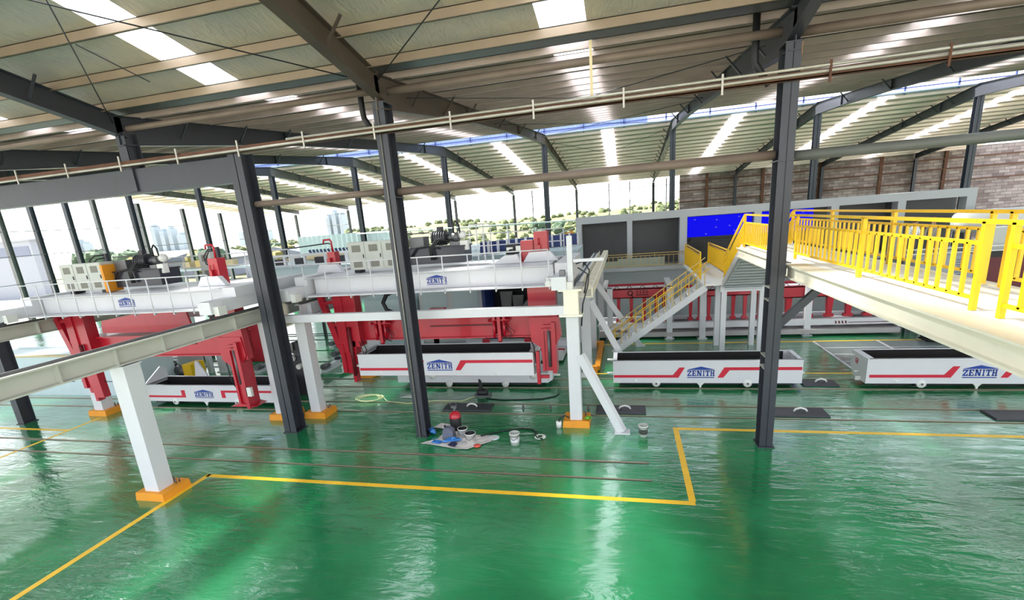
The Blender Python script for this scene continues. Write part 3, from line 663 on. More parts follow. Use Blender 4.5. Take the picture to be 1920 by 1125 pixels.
def hpu(x, y, z, label, sc=1):
    t = thing('hydraulic_unit', (x, y, z), label, 'machine', 'hydraulic power units')
    MB().box(x, x+1.9, y, y+.8, z+.12, z+.62).build('oil_tank', mat('tank_black', (44, 46, 58), .3, .2), t)
    MB().box(x-.03, x+1.93, y-.03, y+.83, z+.62, z+.66).build('tank_lid', dsteel, t)
    MB().box(x, x+.5, y+.1, y+.6, z+.66, z+1.0).build('motor_box', gsteel, t)
    MB().cyl((x+.75, y+.35, z+.92), (x+1.25, y+.35, z+.92), .22, 18).build('electric_motor', dsteel, t)
    for i in range(6): MB().cyl((x+.78+i*.08, y+.35, z+.92), (x+.8+i*.08, y+.35, z+.92), .24, 18).build('cooling_fin', gsteel, t)
    MB().box(x+.95, x+1.12, y+.25, y+.42, z+1.12, z+1.28).build('terminal_box', dsteel, t)
    MB().cyl((x+1.25, y+.35, z+.92), (x+1.45, y+.35, z+.92), .1, 12).cyl((x+1.45, y+.35, z+.92), (x+1.65, y+.35, z+.92), .15, 12).build('pump', gsteel, t)
    MB().lathe((x+1.75, y+.4, z+.98), [(.001, -.12), (.12, -.1), (.15, 0), (.12, .1), (.001, .12)], 12, 'x').build('filter', plast, t)
    MB().box(x+1.4, x+1.75, y+.15, y+.55, z+.66, z+.78).build('valve_block', gsteel, t)
    for k in range(3):
        o = .06*k
        MB().tube([(x+1.3+o, y+.1, z+.8), (x+1.0+o, y-.05, z+.9), (x+.75+o, y-.1, z+.6), (x+.8+o, y-.1, z+.25)], .025).build('hose', black, t)
    MB().tube([(x+1.5, y+.3, z+.9), (x+1.5, y+.3, z+1.3), (x+1.6, y+.3, z+1.42), (x+1.7, y+.3, z+1.3), (x+1.72, y+.3, z+1.0)], .03).build('hose', black, t)
    MB().tube([(x+.1, y-.08, z+.4), (x+.3, y-.1, z+.65), (x+.7, y-.1, z+.7), (x+1.1, y-.05, z+.6)], .03).build('hose', black, t)
    MB().cyl((x-.1, y+.2, z+1.12), (x+.7, y+.2, z+1.12), .02).tube([(x+.7, y+.2, z+1.12), (x+.8, y+.2, z+1.05), (x+.82, y+.2, z+.7)], .02).build('pipe', gsteel, t)
    MB().box(x+1.75, x+2.0, y+.1, y+.3, z+.5, z+.8).build('junction_box', plast, t)
    return t
hpu(-16.8, 13.35, 4.64, 'black oil tank with motor and hoses on the left gantry bridge')
hpu(-6.95, 15.5, 4.64, 'black oil tank with motor and hoses on the middle gantry bridge')
def mast(x, y, z0, z1, w_, label, hook=False):
    t = thing('lift_mast', (x, y, z0), label, 'mast', 'red lifting masts')
    MB().box(x-w_/2, x+w_/2, y-w_/2, y+w_/2, z0, z1).build('tube', red, t)
    MB().box(x-w_/2-.1, x-w_/2, y-w_/4, y+w_/4, z0+.1, z1-.25).build('guide_bar', red, t)
    MB().prism([(x-.55, z0), (x+.55, z0), (x+.3, z0+.3), (x-.35, z0+.3)], 'y', y-.42, y-.22).build('guide_housing', white, t)
    MB().box(x-.1, x+.0, y-w_/2-.12, y-w_/2, z0, z0+.5).cyl((x-.05, y-w_/2-.08, z0+.5), (x-.05, y-w_/2-.08, z1-.2), .02).build('cylinder', red, t)
    if hook:
        MB().tube([(x, y, z1), (x, y, z1+.35), (x-.05, y, z1+.42), (x-.3, y, z1+.42), (x-.32, y, z1+.3)], .035).build('hose_hook', red, t)
    return t
mast(-12.95, 13.75, 4.64, 5.5, .36, 'red lifting mast with pipe hook at the right end of the left gantry', True)
mast(-10.25+.1, 16.1, 4.64, 5.35, .3, 'red lifting mast at the left end of the middle gantry', True)
mast(-2.6, 16.0, 4.64, 5.55, .42, 'red lifting mast at the right end of the middle gantry')
MB().box(-3.25, -2.85, 15.8, 16.2, 4.64, 5.3).build('lift_drive', red, label='lower red drive box left of the right lifting mast', cat='machine')
t = thing('drive_cluster', (-3.6, 16, 4.64), 'black motor with small white boxes beside the red drive box', 'machine')
MB().box(-3.75, -3.35, 15.8, 16.1, 4.9, 5.2).lathe((-3.55, 15.7, 4.95), [(.001, -.12), (.1, -.12), (.12, 0), (.1, .12), (.001, .12)], 10, 'y').build('motor', black, t)
MB().box(-3.4, -3.25, 15.75, 15.9, 5.0, 5.15).box(-3.7, -3.5, 15.72, 15.85, 5.02, 5.12).build('sensor', plast, t)
MB().prism([(-4.1, 4.64), (-3.2, 4.64), (-3.3, 4.9), (-3.7, 4.9)], 'y', 15.4, 15.6).build('bracket', white, t)
def hosemast(x, y, z, label, big):
    t = thing('hose_post', (x, y, z), label, 'post')
    MB().box(x-.06, x+.06, y-.06, y+.06, z, z+big).build('post', dsteel, t)
    for o in (0, .08):
        MB().tube([(x, y, z+big-.03-o), (x-.35, y, z+big-.05-o), (x-.6+o, y, z+big-.3-o), (x-.55+o, y, z+big-.55), (x-.3+o, y, z+big*.45), (x-.15, y, z+.3), (x-.1, y, z+.05)], .022).build('hose', black, t)
hosemast(-13.35, 14.3, 4.64, 'dark post with looped black hoses beside the red mast on the left gantry', 1.2)
t = thing('hose_post', (-18.1, 14.2, 4.64), 'small dark post with black hoses behind the left control cabinet', 'post')
MB().box(-18.15, -18.0, 14.2, 14.3, 4.64, 5.9).build('post', dsteel, t)
MB().tube([(-18.1, 14.2, 5.85), (-18.5, 14.2, 5.85), (-18.8, 14.2, 5.7), (-18.85, 14.2, 5.0)], .025).tube([(-18.1, 14.2, 5.75), (-18.45, 14.2, 5.72), (-18.65, 14.2, 5.6), (-18.7, 14.2, 5.0)], .025).build('hose', black, t)
# rear handrail frame on the middle bridge
t = thing('ladder_rail', (-4.9, 17, 4.64), 'tall narrow white handrail frame on the middle gantry bridge', 'railing')
for x in (-5.25, -5.0, -4.75, -4.5): MB().cyl((x, 16.9, 4.64), (x, 16.9, 5.9), .018).build('upright', white, t)
MB().cyl((-5.25, 16.9, 5.9), (-4.5, 16.9, 5.9), .018).build('top_rail', white, t)

# ================================================================== RED GRABS
def cluster(par, x, y, z):
    b = MB()
    b.box(x-.22, x-.12, y-.18, y, z-.35, z+.25).box(x+.12, x+.2, y-.18, y, z-.3, z+.25).box(x-.05, x+.05, y-.22, y-.02, z-.55, z+.5)
    b.cyl((x-.35, y-.12, z+.1), (x+.35, y-.12, z+.1), .05).cyl((x-.16, y-.2, z-.45), (x-.16, y-.2, z+.1), .04).cyl((x+.17, y-.2, z-.4), (x+.17, y-.2, z+.1), .04).cyl((x, y-.15, z-.6), (x, y-.15, z-.3), .06)
    b.build('clamp_cluster', red, par)
    MB().tube([(x+.2, y-.2, z-.1), (x+.4, y-.22, z-.3), (x+.3, y-.22, z-.48), (x+.1, y-.2, z-.4)], .015).tube([(x+.2, y-.2, z), (x+.5, y-.22, z-.25), (x+.35, y-.22, z-.5), (x+.05, y-.2, z-.35)], .012).build('hose', black, par)
def grab(xl, xr, y, label, zl, zr_, leg):
    t = thing('mould_grab', ((xl+xr)/2, y, zl), label, 'machine', 'red mould grabs')
    MB().box(xl+.2, xr-.2, y+.25, y+.7, 2.4, 3.05).build('cross_beam', red, t)
    MB().box(xl+.2, xr-.2, y+.15, y+.75, 3.05, 3.1).box(xl+.2, xr-.2, y+.15, y+.75, 2.36, 2.4).build('beam_flange', red, t)
    MB().box(xl+3.2, xr-2.0, y+.22, y+.25, 2.75, 2.8).build('beam_joint', dred, t)
    # left arm: ladder frame and leg
    a = thing('left_arm', (xl, y, 3)); a.parent = t; a.location = Vector(a['_o'])-Vector(t['_o'])
    MB().bar((xl-.55, y, 3.95), (xl-.1, y, 2.2), .16, .2).build('sloping_strut', red, a)
    MB().box(xl-.02, xl+.3, y-.15, y+.3, 2.0, 4.0).box(xl+.3, xl+.75, y-.1, y+.3, 2.2, 4.0).build('upright_box', red, a)
    for z in (3.7, 2.95, 2.3): MB().bar((xl-.45+(3.9-z)*.2, y, z), (xl+.1, y, z+.1), .12, .1).build('rung', red, a)
    MB().prism([(xl-.2, 2.4), (xl+.55, 2.4), (xl+.48, zl), (xl+.12, zl), (xl+.02, 1.5)], 'y', y-.1, y+.25).build('leg', red, a)
    MB().box(xl+.3, xl+.42, y-.14, y+.1, zl-.3, zl+.05).box(xl-.02, xl+.12, y-.18, y-.1, 1.3, 2.3).build('claw', red, a)
    MB().cyl((xl+.42, y-.18, 1.2), (xl+.42, y-.18, 2.9), .06).build('cylinder', dred, a)
    MB().tube([(xl+.8, y-.1, 2.4), (xl+.95, y-.12, 2.1), (xl+.8, y-.12, 1.8), (xl+.95, y-.1, 1.5)], .015).tube([(xl+.7, y-.1, 2.4), (xl+.82, y-.15, 2.0), (xl+.9, y-.12, 1.6)], .012).build('hose', black, a)
    # right arm
    a = thing('right_arm', (xr, y, 3)); a.parent = t; a.location = Vector(a['_o'])-Vector(t['_o'])
    MB().box(xr-.75, xr-.3, y-.1, y+.3, 3.0, 4.0).box(xr-.3, xr+.1, y-.1, y+.3, 2.4, 4.0).build('upright_box', red, a)
    MB().prism([(xr-.75, 3.05), (xr+.15, 3.05), (xr+.22, 2.45), (xr-.0, 2.1), (xr+.0, zr_), (xr-.35, zr_), (xr-.42, 2.1), (xr-.7, 2.3)], 'y', y-.18, y+.15).build('leg', red, a)
    MB().box(xr-.06, xr+.06, y-.3, y+.2, zr_-.05, 2.9).box(xr-.38, xr-.3, y-.24, y-.1, zr_, 2.7).build('leg_flange', red, a)
    MB().cyl((xr-.15, y-.24, 1.5), (xr-.15, y-.24, 2.7), .045).build('cylinder', gsteel, a)
    MB().box(xr-.3, xr+.05, y-.28, y-.2, 2.65, 2.72).box(xr-.3, xr+.05, y-.28, y-.2, 2.78, 2.83).build('lug', red, a)
    MB().tube([(xr-.75, y-.05, 2.35), (xr-.65, y-.1, 2.1), (xr-.6, y-.12, 1.6), (xr-.5, y-.1, 1.35)], .02).build('hose', black, a)
    return t
g2 = grab(-9.5, -2.15, 14.75, 'middle red grab holding the white mould box under the gantry', 1.25, 1.35, 1)
cluster(g2, -8.0, 14.95, 2.85); cluster(g2, -3.9, 14.95, 2.85)
MB().box(-8.35, -7.3, 15.0, 15.3, 3.1, 3.2).box(-6.3, -5.8, 15.0, 15.3, 3.1, 3.35).build('bracket', red, g2)
MB().tube([(-7.5, 15.1, 3.2), (-7.85, 15.1, 3.35), (-7.95, 15.1, 3.6), (-7.8, 15.1, 3.85), (-7.6, 15.1, 3.95)], .07, 10).build('hose_chain', black, g2)
for x in (-7.0, -6.6): MB().lathe((x, 15.1, 3.16), [(.001, -.1), (.1, -.06), (.1, .06), (.001, .1)], 8, 'x').build('coil', dsteel, g2)
MB().box(-2.72, -2.62, 14.45, 14.6, .95, 2.0).box(-2.7, -2.35, 14.5, 14.6, 1.12, 1.22).build('lower_claw', red, g2)
g1 = grab(-18.9, -12.0, 13.0, 'left red grab standing over the white mould cart', 1.1, .72, 1)
MB().prism([(-11.75, .72), (-12.75, .72), (-12.3, .84)], 'y', 12.75, 13.3).build('foot_plate', red, g1)
MB().prism([(-12.6, 2.3), (-11.75, 2.3), (-11.8, 3.4), (-12.5, 3.5)], 'y', 12.86, 13.1).build('arm_web', red, g1)
MB().box(-11.97, -11.78, 12.7, 12.8, 1.1, 1.4).build('perforated_plate', plast, g1)
MB().prism([(-18.35, 1.0), (-17.95, 1.0), (-18.0, 2.0), (-18.5, 2.0)], 'y', 12.7, 12.95).build('lower_block', red, g1)

# ================================================================== RIGHT WALKWAY AND STAIRS
wk = thing('walkway', (4.4, 9, 4.2), 'raised white steel walkway on the right with yellow railings', 'walkway')
DZ = 4.5
MB().ibeam((3.68, -3, DZ), (3.68, 18.2, DZ), .16, .3).build('side_beam', cream, wk)
MB().box(3.59, 3.77, 12.9, 13.5, 4.2, 4.52).build('splice', dark, wk)
MB().box(3.76, 4.02, -3, 18.2, 4.44, DZ).build('kerb_plate', cream, wk)
for i in range(105): MB().box(4.025, 5.28, -2.9+i*.2, -2.9+i*.2+.19, 4.46, DZ-.005).build('deck_board', deckm, wk)
MB().box(5.28, 5.42, -3, 18.2, 4.2, DZ+.02).build('side_beam', cream, wk)
def baluster_rail(par, a, b, hts, n, sp=.04, m=yellow, post_every=None, pr=.06, feet=.1):
    """a,b: foot points; hts=(top, mid, low) heights"""
    a, b = Vector(a), Vector(b); Z = Vector((0, 0, 1))
    MB().bar(a+Z*hts[0], b+Z*hts[0], .06, .05).build('top_rail', m, par)
    for h_ in hts[1:]: MB().bar(a+Z*h_, b+Z*h_, .04, .045).build('lower_rail', m, par)
    for i in range(1, n):
        p = a+(b-a)*i/n
        MB().bar(p+Z*hts[-1], p+Z*(hts[1] if len(hts) > 2 else hts[0]), sp, sp, up=(0, 1, 0)).build('baluster', m, par)
    for p in (a, b): MB().bar(p, p+Z*hts[0], pr, pr, up=(0, 1, 0)).build('post', m, par)
r1 = thing('railing', (4.1, 10, DZ), 'near yellow railing of the walkway, facing the hall', 'railing')
HT = (1.05, .8, .15)
baluster_rail(r1, (4.1, 13.8, DZ), (4.1, 10.25, DZ), HT, 15)
baluster_rail(r1, (4.1, 10.2, DZ), (4.1, 7.08, DZ), HT, 12)
baluster_rail(r1, (4.1, 6.6, DZ), (4.1, 3.4, DZ), HT, 12)
MB().bar((4.1, 7.08, DZ+1.05), (4.1, 6.6, DZ+1.05), .06, .05).build('top_rail', yellow, r1)
baluster_rail(r1, (3.8, 18.0, DZ), (3.8, 14.2, DZ), HT, 16)
MB().bar((3.8, 14.2, DZ+1.05), (4.1, 13.8, DZ+1.05), .06, .05).build('top_rail', yellow, r1)
r2 = thing('railing', (5.25, 10, DZ), 'far yellow railing of the walkway', 'railing')
for k, (ya, yb) in enumerate(((18, 14.9), (14.85, 11.75), (11.7, 8.9), (8.5, 5.4), (5.3, 2.5))): baluster_rail(r2, (5.22, ya, DZ+.02), (5.22, yb, DZ+.02), HT, int((ya-yb)/.24))
MB().bar((5.22, 8.9, DZ+1.07), (5.22, 8.5, DZ+1.07), .06, .05).build('top_rail', yellow, r2)
# upper flight
uf = thing('upper_stair', (4.5, 19.5, 2.9), 'upper white stair flight descending behind the walkway', 'stairs')
MB().bar((3.75, 17.9, 4.5), (3.75, 21, 2.88), .08, .26).build('stringer', white, uf); MB().bar((5.2, 17.9, 4.5), (5.2, 21, 2.88), .08, .26).build('stringer', white, uf)
for i in range(10):
    y = 18.25+i*.29; z = 4.38-i*.155
    MB().box(3.79, 5.16, y-.16, y+.14, z-.02, z+.0).box(3.79, 5.16, y-.16, y-.15, z, z+.15).build('tread', deckm, uf)
for i in range(12):
    y = 18.1+i*.26; z = 4.2-i*.136
    MB().hexa([(3.79, y, z-.05), (5.16, y, z-.05), (5.16, y+.23, z-.12), (3.79, y+.23, z-.12), (3.79, y, z-.03), (5.16, y, z-.03), (5.16, y+.23, z-.1), (3.79, y+.23, z-.1)]).build('soffit_panel', conc, uf)
baluster_rail(uf, (3.78, 17.95, DZ), (3.78, 21, 2.95), HT, 13)
baluster_rail(uf, (5.18, 17.95, DZ), (5.18, 21, 2.95), HT, 13)
# landing and its frame
ld = thing('stair_landing', (4.3, 22, 2.9), 'white stair landing on square posts behind the right cart', 'platform')
MB().box(3.0, 5.3, 21.0, 22.6, 2.82, 2.9).build('landing_plate', deckm, ld)
MB().box(3.65, 5.35, 21.0, 21.16, 2.56, 2.8).box(3.65, 5.35, 22.4, 22.55, 2.56, 2.8).build('edge_beam', white, ld)
for x in (3.8, 5.2):
    for y in (21.1, 22.45): MB().box(x-.1, x+.1, y-.1, y+.1, 0, 2.56).build('leg', white, ld)
# bridge to the ledge
br_ = thing('link_bridge', (3.7, 25.7, 2.8), 'narrow white link bridge with yellow railings from landing to the ledge', 'walkway')
MB().box(3.05, 4.3, 22.6, 28.35, 2.8, 2.9).build('deck', deckm, br_)
baluster_rail(br_, (3.1, 28.3, 2.9), (3.1, 22.7, 2.9), (1.1, .98, .12), 40)
baluster_rail(br_, (4.25, 28.3, 2.9), (4.25, 22.9, 2.9), (1.1, .98, .12), 38)
# lower flight
lf = thing('lower_stair', (1.3, 21.5, 0), 'lower white stair flight with thin yellow handrails leading down to the floor', 'stairs')
for y in (20.95, 22.05): MB().bar((3.1, y, 2.78), (-.55, y, .1), .06, .26).build('stringer', white, lf)
for i in range(16):
    x = 3.0-i*.222; z = 2.74-i*.165
    MB().box(x-.12, x+.12, 21.0, 22.0, z-.02, z).box(x-.12, x-.11, 21, 22, z-.14, z).build('tread', deckm, lf)
for y in (20.95, 22.05):
    for k in (.95, .62): MB().cyl((3.2, y, 2.9+k), (-.75, y, -.02+k), .02, 8).build('handrail', pyel if y > 21 else yellow, lf)
    for i in range(13):
        x = 3.05-i*.295; z = 2.72-i*.222
        MB().cyl((x, y, z+.08), (x, y, z+1.0), .016, 8).build('railing_post', yellow if y > 21.5 else pyel, lf)
MB().cyl((3.1, 20.95, .9), (3.1, 20.95, .9), .01)
# ================================================================== ROOM BLOCK WITH OPEN BAYS
RB = thing('wall_bays', (7, 29, 0), 'grey wall block with a row of open bays above a ledge', kind='structure')
MB().box(-2.7, 16.2, 29.0, 29.2, 5.38, 5.7).build('lintel', conc, RB)
for xa, xb in ((-2.7, -2.4), (.1, .38), (2.87, 3.25), (6.55, 6.9), (10.1, 10.45), (13.0, 13.34), (15.82, 16.2)): MB().box(xa, xb, 29.0, 29.6, 2.9, 5.38).build('pillar', conc, RB)
MB().box(-2.7, 16.2, 30.5, 30.6, 2.9, 5.7).build('bay_back', dgrey, RB)
for x in (-2.6, 2.95, 6.6, 13.1): MB().box(x, x+.15, 29.6, 30.5, 2.9, 5.7).build('bay_side', dgrey, RB)
MB().box(-2.7, 16.2, 29, 30.6, 5.7, 5.76).build('bay_roof', conc, RB)
MB().box(-3.2, 16.4, 28.35, 30.6, 2.7, 2.9).build('ledge_slab', conc, RB)
MB().box(-2.0, 16.4, 28.9, 29.1, 0, 2.7).build('lower_wall', conc, RB)
MB().box(-2.0, -.4, 28.6, 28.75, 2.9, 3.25).box(-.4, 2.1, 28.85, 28.95, 2.9, 3.35).build('parapet', mat('parapet_green', (168, 176, 160), .7), RB)
t = thing('ledge_railing', (.8, 28.4, 2.9), 'thin pale yellow railing along the ledge before the open bays', 'railing')
for k in (.72, .6, .08): MB().cyl((-1.5, 28.42, 2.9+k), (3.05, 28.42, 2.9+k), .018, 8).build('rail', pyel, t)
for i in range(19): MB().cyl((-1.4+i*.245, 28.42, 2.9), (-1.4+i*.245, 28.42, 2.9+(.72 if i % 6 == 0 else .6)), .012, 6).build('baluster', pyel, t)
scr = emis('screen_blue', (3, 2, 250), .5)
for xa, xb, lb in ((3.27, 6.52, 'large bright blue screen in the bay left of the right column'), (6.92, 9.4, 'second bright blue screen partly behind the right column')):
    t = thing('video_wall', ((xa+xb)/2, 29.3, 4.2), lb, 'screen')
    MB().box(xa, xb, 29.25, 29.35, 4.05, 5.36).build('panel', black, t)
    MB().box(xa+.02, xb-.02, 29.24, 29.25, 4.28, 5.35).build('display', scr, t)
    b = MB()
    for (u, v) in ((.12, .85), (.46, .78), (.8, .86), (.45, .42), (.66, .46), (.74, .2), (.3, .12)):
        x = xa+(xb-xa)*u; z = 4.28+1.07*v; b.box(x-.05, x+.05, 29.236, 29.24, z-.03, z+.03)
    b.build('icon', emis('icon_lilac_%s' % lb[:3], (90, 84, 220), .55), t)
MB().box(3.28, 6.52, 29.02, 29.2, 2.9, 4.04).prism([(3.4, 4.04), (6.4, 4.04), (6.3, 4.2), (4.6, 4.12), (3.5, 4.25)], 'y', 29.05, 29.1).build('console_desk', black, label='black console desk under the large blue screen', cat='desk')
MB().box(6.93, 9.4, 29.02, 29.2, 2.9, 4.0).box(7.2, 9.0, 29.05, 29.1, 4.0, 4.1).build('console_desk', black, label='black console desk under the second blue screen', cat='desk')

# ================================================================== MACHINES BEHIND THE CARTS
def red_frame(x0, x1, y, z0, z1, label, tines, tw, emblem=False):
    t = thing('red_frame_machine', ((x0+x1)/2, y, 0), label, 'machine', 'red tine frames')
    MB().box(x0, x1, y, y+.08, z0, z1).box(x0, x1, y, y+.25, z0, z0+.04).box(x0, x1, y, y+.25, z1-.04, z1).build('front_beam', red, t)
    MB().box(x0, x1, y+1.4, y+1.5, z0+.2, z1+.05).build('rear_beam', red, t)
    MB().box(x0, x1, y+.5, y+1.1, z1-.08, z1-.02).build('catwalk', white, t)
    for x in tines:
        MB().bar((x, y+.15, z0+.02), (x, y+.15, .86), tw, tw, w2=tw*.7, h2=tw*.7, up=(0, 1, 0)).build('tine', red, t)
        MB().box(x-tw*.7, x+tw*.7, y+.05, y+.25, .74, .86).build('tine_foot', red, t)
    for i in range(4): MB().tube([(x0+.4+i*.6, y+.3, z1-.02), (x0+.5+i*.6, y+.3, z1+.12), (x0+.65+i*.6, y+.3, z1-.02)], .018, 6).build('hose', dsteel, t)
    if emblem:
        xc = x0+1.15; zc = (z0+z1)/2+.02; b = MB(); n = 16
        for i in range(n):
            a0, a1 = 2*math.pi*i/n, 2*math.pi*(i+1)/n
            b.prism([(xc+.14*math.cos(a0), zc+.14*math.sin(a0)), (xc+.14*math.cos(a1), zc+.14*math.sin(a1)), (xc+.08*math.cos(a1), zc+.08*math.sin(a1)), (xc+.08*math.cos(a0), zc+.08*math.sin(a0))], 'y', y-.006, y)
        b.prism([(xc+.02, zc-.04), (xc+.08, zc-.04), (xc+.16, zc-.2), (xc+.08, zc-.2)], 'y', y-.006, y)
        for k in range(4):      # four dark characters in a row, too blurred in the photograph to read, with a thin line below
            xx = xc+.32+k*.15
            b.box(xx-.055, xx+.055, y-.006, y, zc+.1, zc+.12).box(xx-.055, xx+.055, y-.006, y, zc+.03, zc+.05).box(xx-.012, xx+.012, y-.006, y, zc, zc+.15).box(xx-.05, xx+.05, y-.006, y, zc-.02, zc)
        b.box(xc+.26, xc+.83, y-.006, y, zc-.12, zc-.08)
        b.build('emblem', MC['dark_red_ink'], t, label='dark round emblem and a row of characters')
    return t
mat('dark_red_ink', (70, 10, 18), .6)
red_frame(-.95, 1.85, 24.2, 1.9, 2.35, 'red frame with hanging tines and a dark emblem, left of the stairs', [-.75, -.35, .25, .85, 1.4, 1.75], .17, True)
red_frame(2.8, 6.2, 24.2, 1.85, 2.15, 'red frame with hanging tines seen under the stair landing', [2.95, 3.35, 3.75, 4.3, 4.8, 5.3, 5.9], .17)
red_frame(6.5, 12.0, 24.2, 1.65, 2.15, 'long red frame with thick hanging tines seen under the walkway', [7.1, 7.95, 8.75, 9.5, 10.25, 11.1, 11.8], .26)
t = thing('machine_bed', (4, 24.6, 0), 'long low white machine bed under the red tine frames', 'machine')
MB().box(-1.3, 11.3, 23.9, 24.15, .45, .72).box(-1.3, 11.3, 25.4, 25.6, .45, .72).build('side_beam', white, t)
for i in range(15): MB().box(-1.1+i*.86, -.5+i*.86, 24.15, 25.4, .5, .56).build('bed_plate', gsteel if i % 3 else white, t)
MB().box(-1.3, 11.3, 23.7, 25.8, .1, .3).build('base_slab', mat('base_grey', (176, 170, 170), .6), t)
MB().prism([(11.3, .3), (12.2, .45), (12.4, .85), (11.3, .72)], 'y', 23.9, 25.6).build('end_hood', white, t)
b = MB()
for i in range(4): b.prism([(8.9+i*.13, .5), (8.96+i*.13, .5), (8.93+i*.13, .62), (8.87+i*.13, .62)], 'y', 23.894, 23.9)
b.box(9.4, 11.0, 23.894, 23.9, .53, .56); b.build('marking', dred, t, label='four slanted ticks and a thin dark red line')
for x, yy, lb in ((-.75, 24.0, 'white portal post at the left end of the emblem frame'), (1.97, 23.85, 'white portal post right of the emblem frame'), (3.4, 23.7, 'white portal post seen below the stair'),
                  (7.8, 24.0, 'white portal post right of the right column'), (12.3, 24.2, 'white portal post under the far walkway')):
    post(x, yy, 2.7 if x > 2 else 2.45, .26, lb, base=False, name='portal_post', group='white portal posts')
MB().box(-1.05, -.85, 24.0, 25.9, 2.46, 2.6).build('end_box', white, label='white end box at the left of the emblem frame', cat='box'); MB().box(1.85, 2.1, 24.0, 25.9, 2.46, 2.6).build('end_box', white, label='white end box at the right of the emblem frame', cat='box')
MB().box(7.6, 8.9, 23.9, 24.1, 2.55, 2.72).build('portal_beam', white, label='short white portal beam right of the right column', cat='beam')
# steel grating pit covers on the floor right
t = thing('pit_grating', (12, 20.7, 0), 'grey pit cover plates with white seams set in the floor beside cart 12', 'grating')
for i in range(3):
    for j in range(4):
        x = 7.75+i*2.35; y = 18.9+j*.95
        MB().box(x, x+2.25, y, y+.87, .0, .02).build('cover', mat('cover_grey', (128, 140, 138), .3, .3, .15), t)
for i in range(4): MB().box(7.66+i*2.35, 7.74+i*2.35, 18.8, 22.7, 0, .025).build('seam', white, t)
for j in range(4): MB().box(7.66, 14.7, 18.8+j*.95, 18.86+j*.95, 0, .022).build('seam', white, t)
t = thing('cable_coil', (12.0, 22.4, 0), 'heap of black cable coils lying beside the pit covers', 'cable')
for k in range(7):
    a = random.random()*6; cx, cy = 12.2+.35*math.cos(k*2.1), 22.5+.2*math.sin(k*1.7)
    MB().tube([(cx+.5*math.cos(i*.52), cy+.32*math.sin(i*.52), .05+.04*k+.03*math.sin(i+a)) for i in range(13)], .04, 6).build('coil', black, t)

# mid background: pale tanks, dark machine, platform
t = thing('white_tank', (-11.5, 23, 0), 'large pale blue-white tank with a curved hood behind the middle grab', 'tank')
hood = mat('hood_bluewhite', (196, 212, 218), .4, 0, .06)
MB().box(-13.2, -10.4, 23, 25, 0, 2.2).build('body', hood, t)
MB().prism([(23, 2.2)]+[(24-math.cos(math.pi*i/10), 2.2+.9*math.sin(math.pi*i/10)) for i in range(1, 10)]+[(25, 2.2)], 'x', -13.2, -10.4).build('hood', hood, t)
t = thing('white_housing', (-8.6, 23, 0), 'white machine housing with framed blue-white panels behind the cross beam', 'machine')
MB().box(-10.2, -6.75, 23.2, 25, 0, 3.0).build('body', white, t)
for x in (-10.05, -8.4): MB().box(x, x+1.35, 23.16, 23.2, .9, 2.8).build('panel', hood, t)
MB().box(-7.0, -6.85, 23.1, 23.2, 0, 3.1).build('frame_post', white, t)
t = thing('dark_machine', (-5.2, 23.5, 0), 'dark machine bay with draped grey sheets behind the right arm of the middle grab', 'machine')
MB().box(-6.7, -6.55, 22.6, 24.6, 0, 3.0).build('blue_side', dblue, t)
MB().box(-6.55, -3.4, 24.4, 24.6, 0, 3.1).box(-6.55, -3.4, 22.8, 24.4, 2.95, 3.1).build('back_plate', black, t)
for k, (x, wd, h_) in enumerate(((-5.9, .5, 2.6), (-5.3, .45, 2.4))): MB().prism([(x, 1.2), (x+wd*.7, 1.2), (x+wd, h_), (x-.1, h_)], 'y', 23.4, 23.6).build('draped_sheet', mat('grey_cloth', (112, 112, 114), .8), t)
MB().prism([(-5.3, 1.2), (-3.7, 1.2), (-3.7, 1.8), (-4.2, 2.4), (-4.6, 2.2), (-5.1, 1.6)], 'y', 22.9, 23.3).build('draped_sheet', MC['grey_cloth'], t)
t = thing('low_platform', (-6, 21, 0), 'low white platform with red uprights behind the hanging mould box', 'platform')
MB().box(-8.6, -2.6, 19.9, 20.3, .1, .45).box(-7.4, -2.6, 21.6, 22.1, .2, .55).box(-8.6, -2.6, 20.3, 21.6, .1, .3).build('beam', white, t)
for x in (-6.2, -4.3): MB().box(x, x+.3, 20.4, 20.6, .3, .95).build('upright', red, t)
MB().box(-6.0, -2.6, 20.6, 20.68, .35, .42).build('edge', red, t)
MB().prism([(-10.6, 19.6), (-8.4, 19.8), (-7.6, 21.9), (-9.6, 22.2)], 'z', .3, .34).build('plywood_sheet', wood, label='pale plywood sheet lying left of the low white platform', cat='board', loc=(-9, 21, .3))
MB().box(-10.6, -7.7, 19.8, 22.1, 0, .3).build('pallet_block', white, label='white block carrying the plywood sheet', cat='block')
for (x, y, wd, lb) in ((-8.75, 19.2, .42, 'pale square pier behind the dark middle column'), (-11.8, 21.2, .7, 'wide pale pier behind the left arm of the middle grab')):
    post(x, y, 2.1, wd, lb, base=False, name='pier', group='pale piers')
